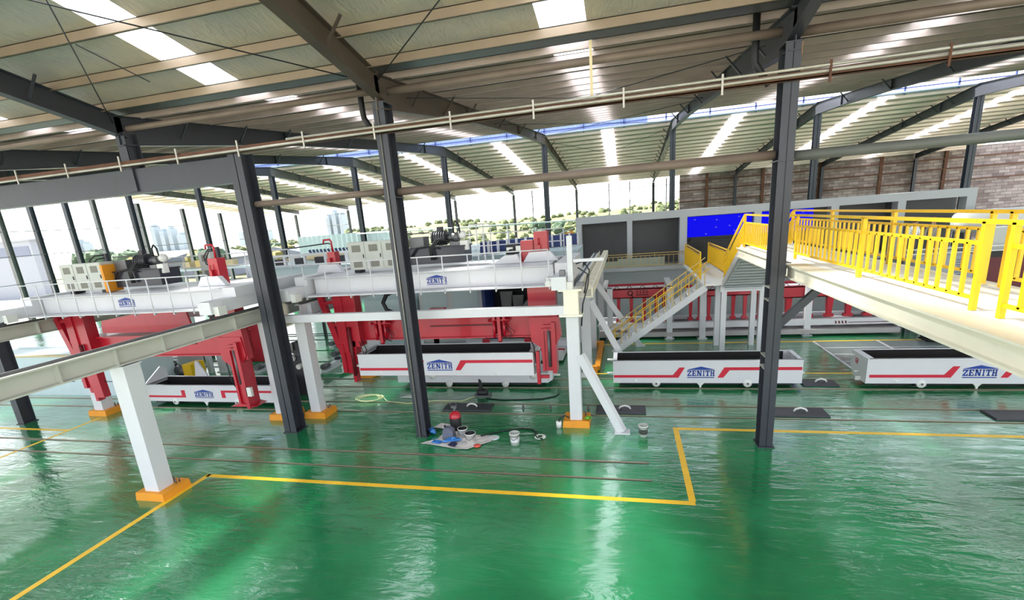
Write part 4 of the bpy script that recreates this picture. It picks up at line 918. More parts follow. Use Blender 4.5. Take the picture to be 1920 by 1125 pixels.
# piers and red blocks behind left grab
for (x, y, wd, lb) in ((-21.2, 19.5, .75, 'wide white pier behind the open left cart'), (-18.7, 19.0, .45, 'white pier with the yellow fan in front'), (-17.6, 20.6, .4, 'white pier beside the right arm of the left grab')):
    post(x, y, 2.2, wd, lb, base=False, name='pier', group='white piers')
for x, lb in ((-20.1, 'red panel between the white piers, left one'), (-18.2, 'red panel between the white piers, right one')):
    MB().box(x-.1, x+.8, 20.2, 20.35, 0, 2.4).build('red_sheet', red, label=lb, cat='panel')
t = thing('roller_hood', (-24, 19, 2), 'red hood with a row of grey rollers behind the left gantry leg', 'machine')
MB().prism([(-25.0, 2.2), (-19.6, 2.2), (-19.8, 3.4), (-24.8, 3.1)], 'y', 18.5, 18.6).build('hood', red, t)
MB().box(-25, -19.2, 18.5, 18.9, 2.0, 2.2).build('beam', red, t)
for i in range(20): MB().lathe((-24.6+i*.26, 18.6, 1.85), [(.001, -.3), (.09, -.3), (.09, .3), (.001, .3)], 10, 'y').build('roller', gsteel, t)
for x in (-24.8, -19.3): MB().box(x-.1, x+.1, 18.6, 18.8, 0, 2.0).build('leg', white, t)
MB().box(-24.6, -19.9, 19.4, 21, 2.6, 3.5).build('white_housing_box', white, label='white box housing behind the red roller hood', cat='box')
t = thing('fan_motor', (-19.6, 17.5, 0), 'yellow square fan housing with a grey motor behind the left cart', 'machine')
b = MB(); n = 16; cx, cy = 17.5, .48
hole = [(cx+.2*math.cos(2*math.pi*i/n), cy+.2*math.sin(2*math.pi*i/n)) for i in range(n)]
sq = []
for i in range(n):
    a = 2*math.pi*i/n; k = .38/max(abs(math.cos(a)), abs(math.sin(a))); sq.append((cx+k*math.cos(a), cy+k*math.sin(a)))
for i in range(n): j = (i+1) % n; b.prism([hole[i], sq[i], sq[j], hole[j]], 'x', -19.2, -18.75)
b.build('housing', yellow, t)
MB().lathe((-19.2, 17.5, .48), [(.001, .1), (.2, .1), (.2, .0), (.001, 0)], 16, 'x').build('fan_disc', black, t)
MB().cyl((-19.9, 17.5, .5), (-19.3, 17.5, .5), .22, 16).cyl((-20.3, 17.5, .5), (-19.9, 17.5, .5), .12, 12).build('motor', gsteel, t)
MB().box(-20.1, -19.3, 17.3, 17.7, 0, .28).build('base', dsteel, t)
MB().tube([(-19.6, 17.4, .72), (-19.9, 17.4, .95), (-20.3, 17.4, .85), (-20.5, 17.4, .5)], .02).build('cable', black, t)
for k, y in enumerate((18.8, 19.9, 21.2)):
    t = thing('roller_bed', (-25, y, 0), f'long low white roller bed on the far left floor, {ORD[k]} from the near side', 'conveyor', 'white roller beds')
    MB().box(-33, -21.9, y, y+.16, .25, .45).build('side_rail', white, t); MB().box(-33, -21.9, y+.5, y+.66, .25, .45).build('side_rail', white, t)
    for i in range(16): MB().cyl((-32.5+i*.68, y+.14, .38), (-32.5+i*.68, y+.52, .38), .07, 8).build('roller', dsteel, t)
    for x in (-32.8, -29, -25.5, -22.2): MB().box(x, x+.1, y, y+.66, 0, .25).build('foot', dsteel, t)
# small drive units on green slabs
t = None
for k, (x0, x1, y0, y1) in enumerate(((-16.8, -11.75, 18.1, 19.9), (-18.2, -12.6, 20.1, 22.0), (-19.2, -13.8, 22.2, 24.2))):
    MB().prism([(x0, y0), (x1-.3, y0), (x1, y0+.6), (x1, y1), (x0, y1)], 'z', 0, .1).build('slab', epoxy, label=f'raised green floor slab carrying small drive units, {ORD[k]} from the near side', cat='slab', group='raised green slabs', loc=(x0, y0, 0))
def drive(x, y, z, label):
    t = thing('drive_unit', (x, y, z), label, 'machine', 'small drive units')
    MB().box(x-.14, x+.14, y-.6, y+.65, z, z+.1).box(x-.1, x+.12, y-.1, y+.6, z+.1, z+.26).build('frame', white, t)
    MB().cyl((x, y-.62, z+.25), (x, y-.2, z+.25), .13, 12).build('motor', gsteel, t)
    MB().cyl((x, y-.2, z+.22), (x, y+.05, z+.22), .05, 8).cyl((x-.02, y+.5, z+.3), (x-.02, y+.75, z+.3), .09, 10).build('coupling', dsteel, t)
    return t
dspots = [(-12.95, 18.9, 'nearest one beside the orange plinth'), (-14.9, 19.0, 'beside the dark girder column'), (-13.75, 21.0, 'middle one of the second slab'), (-12.75, 21.0, 'one at the right edge of the second slab'),
          (-15.6, 20.8, 'one left on the second slab'), (-15.2, 23.1, 'one farthest back on the third slab'), (-14.1, 22.9, 'one right on the third slab'), (-17.0, 22.9, 'one left on the third slab behind the dark column'), (-16.4, 18.9, 'one beside the right leg of the left grab'), (-11.2, 20.2, 'one behind the left arm of the middle grab')]
d0 = drive(*dspots[0][:2], .1, 'small grey and white drive unit, '+dspots[0][2])
for x, y, lb in dspots[1:]: dup(d0, (x, y, .1 if x < -12 else 0), 'small grey and white drive unit, '+lb)
t = thing('valve_machine', (-12.9, 16.2, 0), 'dark valve stack with white fittings beside the dark girder column', 'machine')
MB().box(-12.5, -12.0, 15.8, 16.3, 0, 1.6).cyl((-12.2, 15.75, 1.9), (-12.2, 16.2, 1.9), .25, 12).build('body', dsteel, t)
MB().cyl((-12.4, 15.7, 1.5), (-12.4, 16, 1.5), .12).cyl((-12.1, 15.6, 1.2), (-12.1, 16, 1.2), .1).box(-12.5, -12.3, 15.6, 15.8, 1.8, 2.1).build('fitting', plast, t)
# long container far left
t = thing('long_tub', (-22, 15.5, 0), 'long pale blue-white tub with a beige rim behind the far left runway posts', 'container')
MB().box(-29, -19.9, 15.5, 15.6, 0, 1.75).box(-29, -19.9, 17.3, 17.4, 0, 1.75).box(-20, -19.9, 15.6, 17.3, 0, 1.75).box(-29, -20, 15.6, 17.3, 1.6, 1.7).build('body', hood, t)
MB().box(-29, -19.85, 15.45, 15.65, 1.75, 1.82).build('rim', wood, t)
for i in range(6): MB().box(-28.5+i*1.4, -27.5+i*1.4, 15.49, 15.5, .62, .65).build('slot', dsteel, t)

# rear platform behind the gantries with hoppers, roll and sheets
t = thing('rear_platform', (-9, 21, 4.1), 'white crane platform behind the middle gantry, with square openings', 'crane')
MB().ibeam((-17.4, 20.4, 4.6), (-1.9, 20.4, 4.6), .3, .6).build('girder', hood, t); MB().ibeam((-17.4, 23.4, 4.6), (-1.9, 23.4, 4.6), .3, .6).build('girder', hood, t)
MB().box(-17.4, -1.9, 20.5, 23.3, 4.55, 4.6).build('deck', hood, t)
for i in range(5):
    x = -17.0+i*1.1; MB().box(x, x+.12, 20.9, 21.0, 4.6, 5.05).build('upright', white, t)
MB().box(-17.0, -12.4, 20.85, 21.05, 5.05, 5.15).box(-17.0, -12.4, 20.85, 21.05, 4.6, 4.66).build('frame_rail', white, t)
for i in range(4): MB().box(-16.6+i*1.1, -16.15+i*1.1, 21.2, 21.5, 4.66, 4.95).build('dark_box', dsteel, t)
for x in (-17.2, -9.5, -2.1): MB().box(x-.15, x+.15, 23.2, 23.5, 0, 4.0).build('leg', white, t)
def hopper(x, y, z, k, lb):
    t = thing('blue_bin', (x, y, z), lb, 'bin', 'row of tall blue bins')
    MB().prism([(x-.05, z), (x+.3, z), (x+.3, z+.5), (x+.0, z+.5)], 'y', y-.02, y+.4).build('body', dblue, t)
    MB().box(x+.3, x+.36, y-.04, y+.42, z, z+.55).build('divider', white, t)
for k in range(11): hopper(-6.05+k*.36, 20.9+k*.25, 4.62+.0*k, k, f'dark blue bin with white divider, {ORD[k]} from the left behind the middle gantry')
t = thing('blue_roller_rack', (-18, 26, 4.6), 'rack of dark blue slanted rollers on the rear deck', 'rack')
for i in range(14): MB().bar((-17.4+i*.24, 25.5, 4.75), (-17.55+i*.24, 25.5, 5.15), .1, .1, up=(0, 1, 0)).build('blue_roller', dblue, t)
MB().tube([(-18.9, 25.4, 5.3), (-16.2, 25.4, 5.45), (-16.0, 25.4, 5.35), (-15.95, 25.4, 4.9)], .035).build('frame_pipe', dsteel, t)
MB().box(-17.6, -14.0, 25.4, 25.6, 4.65, 4.72).box(-14.05, -13.95, 25.4, 25.6, 4.65, 5.4).build('frame', dsteel, t)
for x in (-17.5, -14.2): MB().box(x, x+.1, 25.4, 25.6, 0, 4.7).build('leg', dsteel, t)
MB().cyl((-17.2, 24.6, 4.82), (-13.9, 24.6, 4.82), .2, 14).build('brown_roll', wood, label='long brown wrapped roll lying in front of the blue rollers', cat='roll')
t = thing('rear_deck', (-19, 25, 4.4), 'pale rear deck carrying the brown roll and loose crates', 'platform')
MB().box(-26, -13.5, 23.7, 25.2, 4.5, 4.6).build('deck', hood, t)
for x in (-25.8, -20, -13.8): MB().box(x, x+.2, 24.2, 24.5, 0, 4.5).build('leg', white, t)
for k, (x, s_) in enumerate(((-25.2, .5), (-24.3, .6), (-23.4, .45), (-22.2, .5), (-20.6, .35), (-19.6, .45), (-18.6, .3))):
    MB().box(x, x+s_, 24.2, 24.6, 4.6, 4.6+s_*.75).build('crate', [wood, pyel, cab][k % 3], label=f'small pale crate on the rear deck, {ORD[k]} from the left', cat='crate', group='crates on the rear deck')
t = thing('sheet_fence', (-21, 40.6, 0), 'white corrugated fence standing behind the blue rollers', 'fence')
corr(-29, -18.5, 40.7, 2.5, 5.85, fence_m, t, 'fence_sheet', .5, .15)
MB().box(-29, -18.5, 40.85, 40.95, 0, 2.6).build('footing', conc, t)
t = thing('deck_platform', (-10, 30, 4.0), 'pale ribbed roof deck between the middle gantry and the open far side', 'platform')
for i in range(8): MB().box(-12.5, -4.0, 27+i*.9, 27.75+i*.9, 4.35, 4.45+.02*(i % 2)).build('roof_strip', hood, t)
MB().box(-12.5, -4.0, 27, 34, 4.2, 4.35).build('slab', white, t); 
for x in (-12.3, -4.2): MB().box(x-.1, x+.1, 27.1, 27.3, 0, 4.2).build('leg', white, t)
t = thing('outdoor_railing', (-9, 38, 4), 'white pipe railing beyond the ribbed roof deck', 'railing')
MB().cyl((-22, 39.0, 5.75), (-3.4, 39.0, 5.5), .05, 8).build('rail', white, t)
for x in (-15, -9, -3.5): MB().cyl((x, 39, 0), (x, 39, 5.65), .05, 8).build('post', white, t)
t = thing('orange_gantry_stair', (-3.2, 27.8, 3.9), 'short orange sloping rail left of the grey bay wall', 'railing')
MB().bar((-5.2, 29.5, 4.15), (-2.9, 29.5, 4.95), .06, .3).build('side_panel', orange, t); MB().bar((-5.2, 29.45, 4.5), (-2.9, 29.45, 5.2), .04, .04).build('handrail', white, t)
MB().box(-5.4, -2.75, 29.3, 29.6, 0, 3.9).build('support', white, t)

# ================================================================== RIGHT EDGE, BEYOND THE WALKWAY
t = thing('dark_red_machine', (16, 24, 0), 'dark red machine seen through the railings at the right edge', 'machine')
MB().box(13.75, 19, 24, 26, 1.0, 3.05).build('body', dred, t)
MB().box(13.75, 19, 23.96, 24, 3.05, 3.3).build('band', black, t); MB().box(11.2, 19, 23.8, 23.86, 3.32, 3.36).box(11.2, 19, 23.8, 23.86, 3.5, 3.54).build('rail', plast, t)
for x in (14, 18): MB().box(x, x+.3, 24.2, 24.5, 0, 1.0).build('leg', dred, t)
for x in (14.3, 15.2, 16.3): MB().box(x, x+.55, 24.2, 24.6, 3.05, 4.2).build('control_column', [wood, gsteel, cab][int(x) % 3], t)
t = thing('grey_cabinet', (12.8, 24, 0), 'large grey metal cabinet with louvres behind the walkway railings', 'cabinet')
MB().box(11.7, 13.72, 24, 25, 1.6, 3.2).build('body', mat('cabinet_bluegrey', (150, 154, 162), .5), t)
for i in range(8): MB().box(13.1, 13.4, 23.98, 24.0, 2.3+i*.1, 2.34+i*.1).build('louvre', gsteel, t)
for x in (11.8, 13.4): MB().box(x, x+.2, 24.4, 24.6, 0, 1.6).build('leg', gsteel, t)
t = thing('white_hopper_hood', (17, 27.5, 0), 'white rounded hood behind the dark red machine at the right edge', 'machine')
MB().lathe((17.6, 27.4, 4.3), [(.001, -3), (.4, -2.95), (.5, -2.6), (.5, 2.6), (.4, 2.95), (.001, 3)], 18, 'x').build('hood', plast, t)
for x in (15, 19.5): MB().box(x, x+.3, 27.3, 27.6, 0, 3.9).build('leg', gsteel, t)
mats_sh = [mat('shirt_white', (226, 226, 224), .8), mat('shirt_dark', (50, 52, 62), .8)]
skin = mat('skin', (188, 142, 116), .6); helmet_r = mat('helmet_red', (226, 70, 34), .4); trous = mat('trousers', (44, 46, 58), .8)
def person(x, y, z, face, shirt, hm, label):
    # one continuous body grown by a skin modifier; hair and helmet on top
    t = thing('person', (x, y, z), label, 'person')
    J = {'pelvis': (0, 0, .95), 'waist': (0, 0, 1.1), 'chest': (0, 0, 1.32), 'neck': (0, 0, 1.48), 'head': (0, -.02, 1.62), 'crown': (0, -.02, 1.72),
         'sl': (.17, 0, 1.42), 'el': (.24, -.04, 1.14), 'hl': (.2, -.24, 1.0), 'sr': (-.17, 0, 1.42), 'er': (-.24, -.02, 1.14), 'hr': (-.22, -.14, .92),
         'hipl': (.09, 0, .9), 'kl': (.1, -.02, .5), 'al': (.11, .02, .08), 'tl': (.12, -.14, .04), 'hipr': (-.09, 0, .9), 'kr': (-.1, -.03, .5), 'ar': (-.11, .02, .08), 'tr': (-.12, -.14, .04)}
    Rd = dict(pelvis=.14, waist=.13, chest=.15, neck=.055, head=.095, crown=.07, sl=.07, el=.05, hl=.04, sr=.07, er=.05, hr=.04, hipl=.09, kl=.065, al=.045, tl=.04, hipr=.09, kr=.065, ar=.045, tr=.04)
    E_ = [('pelvis', 'waist'), ('waist', 'chest'), ('chest', 'neck'), ('neck', 'head'), ('head', 'crown'), ('chest', 'sl'), ('sl', 'el'), ('el', 'hl'), ('chest', 'sr'), ('sr', 'er'), ('er', 'hr'),
          ('pelvis', 'hipl'), ('hipl', 'kl'), ('kl', 'al'), ('al', 'tl'), ('pelvis', 'hipr'), ('hipr', 'kr'), ('kr', 'ar'), ('ar', 'tr')]
    ks = list(J); me = bpy.data.meshes.new('body'); me.from_pydata([J[k] for k in ks], [(ks.index(a), ks.index(b)) for a, b in E_], [])
    o = bpy.data.objects.new('body', me); C.objects.link(o); o.parent = t; o.rotation_euler = (0, 0, face)
    md = o.modifiers.new('skin', 'SKIN'); sv = me.skin_vertices[0].data
    for i, k in enumerate(ks): sv[i].radius = (Rd[k], Rd[k]); sv[i].use_root = (k == 'pelvis')
    o.modifiers.new('sub', 'SUBSURF').levels = 1; o.modifiers['sub'].render_levels = 2
    m_ = bpy.data.materials.new('clothing_skin'); m_.use_nodes = True; n = m_.node_tree.nodes; L = m_.node_tree.links
    tcn = n.new('ShaderNodeTexCoord'); sp = n.new('ShaderNodeSeparateXYZ'); rp = n.new('ShaderNodeValToRGB'); mr = n.new('ShaderNodeMapRange'); mr.inputs[2].default_value = 1.8
    rp.color_ramp.interpolation = 'CONSTANT'; rp.color_ramp.elements[0].color = lin((40, 40, 44)); rp.color_ramp.elements[1].position = .06; rp.color_ramp.elements[1].color = lin((44, 46, 58))
    q = rp.color_ramp.elements.new(.54); q.color = lin(shirt); q = rp.color_ramp.elements.new(.84); q.color = lin((188, 142, 116))
    L.new(tcn.outputs['Object'], sp.inputs[0]); L.new(sp.outputs['Z'], mr.inputs[0]); L.new(mr.outputs[0], rp.inputs[0]); L.new(rp.outputs[0], n['Principled BSDF'].inputs['Base Color'])
    me.materials.append(m_)
    MB().lathe((x, y-.02*math.cos(face), z+1.66), [(.14, 0), (.115, .01), (.11, .06), (.08, .12), (.001, .15)], 16).build('helmet' if hm else 'hair', helmet_r if hm else black, t)
    return t
person(12.0, 25.2, 2.9, .3, (226, 226, 224), False, 'person in a white top standing behind the dark red machine')
person(12.75, 25.3, 2.9, -.4, (150, 140, 130), True, 'person with an orange-red helmet standing behind the dark red machine')
MB().box(11, 13.7, 25.05, 27.0, 2.75, 2.9).build('operator_deck', gsteel, label='grey operator deck behind the dark red machine carrying the two people', cat='platform')

# ================================================================== SMALL THINGS ON THE FLOOR
def bucket(x, y, r, h, label, m=plast, band=None, inner=cab, handle=True):
    t = thing('bucket', (x, y, 0), label, 'bucket')
    MB().lathe((x, y, 0), [(.001, 0), (r*.82, 0), (r, h), (r*1.06, h), (r*1.06, h-.03), (r*1.02, h-.03)], 22).build('pail', m, t)
    MB().lathe((x, y, 0), [(r*.95, h), (r*.8, .02), (.001, .02)], 22).build('inside', inner, t)
    if band: MB().lathe((x, y, 0), [(r*.875, h*.25), (r*.95, h*.68)], 22).build('label_band', band, t)
    if handle: MB().tube([(x-r*1.04, y, h-.04), (x-r*.7, y-r*.9, h-.12), (x, y-r*1.15, h-.16), (x+r*.7, y-r*.9, h-.12), (x+r*1.04, y, h-.04)], .008, 6).build('handle', gsteel, t)
    return t
bucket(.42, 12.9, .13, .32, 'white bucket with a dark printed label, standing right of the diagonal brace', band=mat('label_dark', (60, 62, 58), .6))
bucket(-3.02, 12.15, .14, .34, 'white bucket standing alone in the middle of the floor', band=mat('label_pale', (214, 214, 216), .6))
bucket(-4.62, 12.45, .14, .3, 'white bucket with dark paint inside, rear of two on the dirty sheet', inner=black)
bucket(-4.3, 12.15, .15, .3, 'white bucket with dark paint and a red smear, front of two on the dirty sheet', inner=dsteel)
MB().lathe((-4.05, 11.92, .02), [(.001, .03), (.1, .02), (.11, 0)], 14).build('red_rag', mat('rag_red', (214, 84, 70), .8), label='crumpled red rag before the front bucket', cat='rag')
t = thing('pressure_tank', (-5.0, 12.95, 0), 'black tank with a red top and valve beside the middle dark column', 'tank')
MB().lathe((-5.0, 12.95, 0), [(.001, .02), (.16, .02), (.17, .06), (.17, .42), (.165, .43)], 22).build('tank', black, t)
MB().lathe((-5.0, 12.95, 0), [(.175, .42), (.175, .5), (.12, .58), (.05, .62), (.001, .62)], 22).build('lid', red, t)
MB().cyl((-5.0, 12.95, .6), (-5.0, 12.95, .72), .035).box(-5.08, -4.92, 12.9, 13.0, .72, .78).tube([(-5.1, 12.95, .76), (-5.12, 12.95, .86), (-4.95, 12.95, .9), (-4.9, 12.95, .8)], .012).build('valve', gsteel, t)
t = thing('jerry_can', (-5.05, 12.35, 0), 'grey plastic jerry can on the dirty sheet', 'can')
MB().hexa([(-5.17, 12.2, 0.01), (-4.83, 12.2, 0.01), (-4.83, 12.45, 0.01), (-5.17, 12.45, 0.01), (-5.15, 12.22, .3), (-4.85, 12.22, .3), (-4.85, 12.43, .3), (-5.15, 12.43, .3)]).prism([(-5.15, .3), (-4.85, .3), (-4.95, .38), (-5.1, .38)], 'y', 12.24, 12.41).build('body', mat('can_grey', (96, 100, 116), .4), t)
MB().cyl((-5.1, 12.32, .38), (-5.1, 12.32, .43), .03).build('cap', black, t)
def crumple(name, pts, z, amp, m, label, cat):
    # irregular sheet: fan of a jagged outline with random heights
    b = MB(); n = len(pts); cx = sum(p[0] for p in pts)/n; cy = sum(p[1] for p in pts)/n; rings = 5; vs = [(cx, cy, z+amp)]
    for r in range(1, rings+1):
        for p in pts:
            k = r/rings; vs.append((cx+(p[0]-cx)*k, cy+(p[1]-cy)*k, z+random.random()*amp*(1.2-.6*k)))
    fs = [(0, 1+i, 1+(i+1) % n) for i in range(n)]
    for r in range(rings-1):
        for i in range(n): fs.append((1+r*n+i, 1+(r+1)*n+i, 1+(r+1)*n+(i+1) % n, 1+r*n+(i+1) % n))
    b.add(vs, fs); o = b.build(name, m, label=label, cat=cat, loc=(cx, cy, z))
    md = o.modifiers.new('thick', 'SOLIDIFY'); md.thickness = .006; return o
sheetm = mat('dirty_sheet', (214, 206, 204), .7, 0, .25, 6)
crumple('drop_sheet', [(-5.75, 11.95), (-5.2, 11.85), (-4.6, 11.7), (-4.25, 11.68), (-4.0, 11.95), (-3.75, 12.2), (-3.6, 12.55), (-3.85, 12.62), (-4.3, 12.6), (-4.7, 12.9), (-5.0, 13.0), (-5.3, 12.7), (-5.35, 12.3), (-5.6, 12.1)], .01, .05, sheetm, 'crumpled dirty white sheet under the buckets and can', 'sheet')
crumple('rag_pile', [(-5.75, 12.95), (-5.3, 12.85), (-5.15, 13.1), (-5.3, 13.3), (-5.65, 13.25)], .01, .14, sheetm, 'crumpled pale rag between column and black tank', 'rag')
blc = mat('plastic_blue', (40, 116, 190), .4)
crumple('blue_bag', [(-5.1, 11.95), (-4.75, 12.0), (-4.55, 12.15), (-4.7, 12.3), (-5.0, 12.2)], .06, .1, blc, 'bright blue plastic bag on the dirty sheet, right one', 'bag')
crumple('blue_bag', [(-5.4, 11.9), (-5.12, 11.86), (-5.1, 12.06), (-5.38, 12.1)], .06, .06, blc, 'bright blue plastic bag on the dirty sheet, left one', 'bag')
crumple('blue_bag', [(-5.72, 12.9), (-5.55, 12.7), (-5.5, 12.55), (-5.66, 12.5), (-5.8, 12.7)], .01, .2, blc, 'blue plastic bag at the foot of the middle column', 'bag')
crumple('dark_glove', [(-4.85, 11.75), (-4.62, 11.7), (-4.6, 11.9), (-4.8, 11.98)], .07, .06, mat('navy', (30, 32, 70), .7), 'dark blue glove on the front of the dirty sheet', 'glove')
for x, y, lb in ((-3.72, 12.5, 'pale bucket lid lying right of the dirty sheet'), (-2.4, 12.65, 'white ring lid at the end of the dark hose')):
    MB().lathe((x, y, 0), [(.07, .02), (.14, .025), (.16, .015), (.16, 0)], 24).build('round_cover', plast if x > -3 else hood, label=lb, cat='lid')
MB().tube([(-4.1, 12.5, .05), (-3.8, 12.75, .03), (-3.4, 13.0, .02), (-3.0, 13.15, .02), (-2.7, 13.1, .02), (-2.55, 12.9, .02), (-2.55, 12.7, .02), (-2.45, 12.52, .02), (-2.3, 12.5, .02)], .022).build('hose', black, label='dark hose curving from the buckets to the ring lid', cat='hose')
MB().tube([(-4.8, 15.6, .02), (-4.2, 15.45, .02), (-3.5, 15.5, .02), (-2.8, 15.6, .02), (-2.4, 15.85, .02), (-2.3, 16.1, .02)], .02).build('cable', black, label='thin black cable on the floor before the low carriage', cat='cable')
MB().tube([(-9.2+.35*math.cos(i*.6)*(1+.02*i), 15.4+.35*math.sin(i*.6), .02+.002*i) for i in range(34)]+[(-8.4, 15.2, .02), (-7.5, 15.0, .02), (-6.6, 15.3, .02), (-5.6, 15.3, .02), (-5.2, 15.8, .02)], .012).build('yellow_cable', mat('cable_cream', (220, 222, 170), .5), label='thin pale cable coiled on the floor left of the middle column', cat='cable')
crumple('plastic_wrap', [(-8.1, 15.6), (-7.5, 15.5), (-7.0, 15.7), (-7.3, 15.95), (-7.9, 15.85)], .005, .04, plast, 'small crumpled clear plastic on the floor left of the middle column', 'wrap')
t = thing('blue_sprayer', (-10.75, 13.4, 0), 'small blue motor tool on the floor between dark column and orange plinth', 'tool')
MB().lathe((-10.85, 13.35, .16), [(.001, -.12), (.09, -.1), (.12, 0), (.09, .1), (.001, .12)], 14, 'y').build('body', mat('tool_blue', (30, 56, 190), .35), t)
MB().box(-10.9, -10.8, 13.2, 13.3, .25, .34).cyl((-10.78, 13.3, .05), (-10.6, 13.3, .32), .02).build('handle', black, t); MB().lathe((-10.85, 13.25, .05), [(.001, -.05), (.05, -.05), (.05, .05), (.001, .05)], 10, 'x').build('wheel', dblue, t)
t = thing('paint_can', (-1.95, 13.35, 0), 'white can with a bent hose left of the centre right orange plinth', 'can')
MB().lathe((-1.95, 13.35, 0), [(.001, 0), (.08, 0), (.085, .18), (.001, .18)], 16).build('can', plast, t); MB().tube([(-1.95, 13.35, .18), (-1.9, 13.35, .3), (-1.75, 13.4, .34), (-1.65, 13.4, .28)], .02).build('hose', black, t)
crumple('green_cloth', [(-1.25, 13.45), (-1.05, 13.4), (-1.0, 13.6), (-1.15, 13.7)], .2, .08, mat('leaf_green', (110, 170, 50), .7), 'small green cloth on the centre right orange plinth', 'cloth')

# ================================================================== OUTSIDE
tre = [mat('leaves_olive', (76, 84, 46), .9, 0, .3, 2), mat('leaves_green', (66, 84, 60), .9, 0, .3, 2), mat('leaves_yellow', (104, 98, 52), .9, 0, .3, 2)]
trunkm = mat('bark', (70, 62, 54), .9)
def blob(b, c, r, n=2):
    vs = []; NU, NV = 9, 6
    for j in range(NV+1):
        for i in range(NU):
            th = math.pi*j/NV; ph = 2*math.pi*i/NU; k = r*(.8+.4*random.random())
            vs.append((c[0]+k*math.sin(th)*math.cos(ph), c[1]+k*math.sin(th)*math.sin(ph), c[2]+k*.8*math.cos(th)))
    b.add(vs, [(j*NU+i, (j+1)*NU+i, (j+1)*NU+(i+1) % NU, j*NU+(i+1) % NU) for j in range(NV) for i in range(NU)])
# rolling scrub land
b = MB(); NX, NY = 70, 24; vs = []
def hz(x, y):
    rr = max(0, min(1, (x+150)/190)); return -.6+(5.0+2.2*rr)*max(0, min(1, (y-75)/130))+1.1*math.sin(x*.05)*min(1, max(0, (y-90)/60))+.8*math.sin(x*.13+y*.08)*min(1, max(0, (y-90)/60))
for j in range(NY+1):
    for i in range(NX+1):
        x = -170+i*6; y = 72+j*8; vs.append((x, y, hz(x, y)))
b.add(vs, [(j*(NX+1)+i, j*(NX+1)+i+1, (j+1)*(NX+1)+i+1, (j+1)*(NX+1)+i) for j in range(NY) for i in range(NX)])
scrub = mat('scrub_hill', (90, 90, 56), .95, 0, .45, .12)
hill = b.build('scrub_hill', scrub, label='rolling yellow-green scrub land beyond the open far side', cat='hill', kind='stuff')
bb = MB()
for k in range(700):
    x = random.uniform(-160, 160); y = random.uniform(85, 240); blob(bb, (x, y, hz(x, y)+.3), random.uniform(.6, 1.6))
bb.build('scrub_bushes', tre[0], label='scattered low bushes covering the scrub land', cat='bushes', kind='stuff')
tk = 0
for (x, y, r, k) in ((-98, 76, 3.0, 1), (-90, 74, 2.8, 1), (-84, 73, 2.6, 2), (-106, 80, 3.0, 1), (-114, 88, 3.2, 1), (-70, 74, 2.4, 1), (-58, 76, 2.3, 2), (-50, 80, 2.4, 0), (-64, 82, 2.6, 1), (-14, 110, 1.6, 1), (-19, 112, 1.8, 1), (34, 120, 2.6, 1), (28, 118, 1.8, 0), (-42, 90, 2.2, 0), (-77, 78, 2.4, 2)):
    z = -.6 if x < -60 else hz(x, y)
    t = thing('tree', (x, y, z), f"{['olive', 'green', 'yellowish'][k]} round tree outside, {ORD[tk] if tk < 14 else 'last'} in the row beyond the hall", 'tree', 'trees beyond the hall'); tk += 1
    MB().cyl((x, y, z), (x, y, z+r*1.2), .2, 8).build('trunk', trunkm, t)
    b = MB()
    for q in range(9): blob(b, (x+random.uniform(-.6, .6)*r, y+random.uniform(-.5, .5)*r, z+r*1.3+random.uniform(-.4, .6)*r), r*.55)
    b.build('crown', tre[k], t)
wbm = mat('far_white_wall', (132, 134, 144), .7)
t = thing('white_building', (-95, 62, 0), 'white building with one long blue-grey window strip at the left edge', 'building')
MB().box(-125, -90.3, 60, 62, -.6, 8.4).build('wall', wbm, t); f_ = MB().box(-125, -90.8, 59.95, 60, 6.05, 7.6).build('window', mat('far_window', (84, 90, 112), .3), t)
MB().box(-126, -90.1, 59.8, 62.2, 8.4, 8.65).build('parapet', wbm, t)
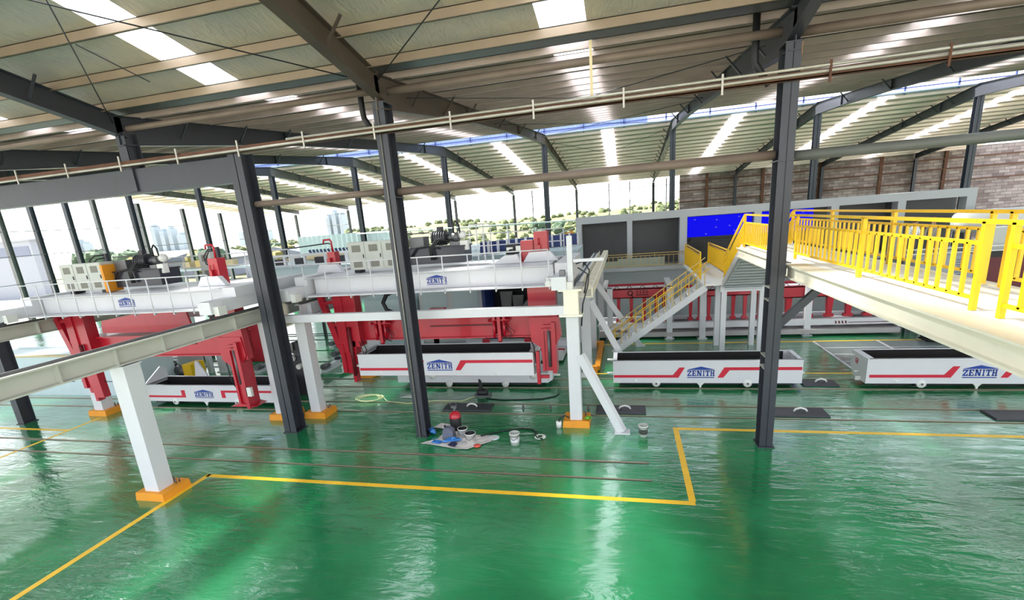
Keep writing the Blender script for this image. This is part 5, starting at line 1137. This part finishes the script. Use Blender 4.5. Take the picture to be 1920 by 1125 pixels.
for k, (x, y, wd, h_, lb) in enumerate(((-80, 80, 16, 4.0, 'left of the left hydraulic unit'), (-58, 75, 14, 3.8, 'behind the red mast'), (-44, 72, 12, 3.4, 'right of the dark girder column'))):
    t = thing('shed', (x, y, 0), f'low pale grey gabled shed outside, {lb}', 'building', 'sheds outside the hall')
    MB().box(x-wd/2, x+wd/2, y, y+8, -.6, h_-1).build('wall', wbm, t); MB().prism([(x-wd/2-.5, h_-1), (x+wd/2+.5, h_-1), (x, h_+.6)], 'y', y-.4, y+8.4).build('roof', mat('far_roof', (92, 98, 110), .6), t)
    for i in range(3): MB().box(x-wd/3+i*wd/4, x-wd/3+i*wd/4+1.2, y-.05, y, .8, 1.8).build('window', MC['far_window'], t)
twm = mat('hazy_tower', (132, 142, 150), .8)  # distance haze put into the towers' pale blue colour
for k, (x, h_, wd) in enumerate(((-700, 20, 4), (-690, 17, 4), (-575, 30, 6), (-562, 24, 6), (-550, 26, 6), (-536, 18, 8), (-430, 15, 40), (-328, 24, 4), (-320, 28, 5), (-311, 25, 5))):
    t = thing('tower_block', (x, 520, 0), f'haze-tinted pale blue high-rise on the horizon, {ORD[k]} from the left', 'building', 'high-rises on the horizon')
    MB().box(x-wd/2, x+wd/2, 520, 530, -1, h_).build('tower', twm, t); MB().box(x-wd/4, x+wd/4, 522, 528, h_, h_+3).build('roof_core', twm, t)
    for i in range(3): MB().box(x-wd/2+wd*(i+.3)/3.3, x-wd/2+wd*(i+.55)/3.3, 519.9, 520, 6, h_-2).build('window_strip', wbm, t)
t = thing('power_pylon', (18, 160, 5), 'faint lattice power pylon on the hill beyond the open bay', 'pylon')
for s in (-1, 1): MB().bar((18+s*1.5, 160, 5), (18+s*.3, 160, 22), .15, .15).build('leg', gsteel, t)
for z in (9, 13, 17, 20): MB().bar((18-1.5+(z-5)*.07, 160, z), (18+1.5-(z-5)*.07, 160, z+1.6), .1, .1).build('lattice_bar', gsteel, t)
MB().bar((14.5, 160, 19), (21.5, 160, 19), .15, .15).bar((15.5, 160, 21.5), (20.5, 160, 21.5), .15, .15).build('cross_arm', gsteel, t)
for k, z in enumerate((19, 21.5)): MB().tube([(-60+i*8, 158, z-6*math.sin(math.pi*min(1, max(0, i/10)))*.3-.002*(i-5)**2) for i in range(11)], .04, 4).build('power_line', gsteel, t)
for o in bpy.data.objects:
    if '_o' in o: del o['_o']
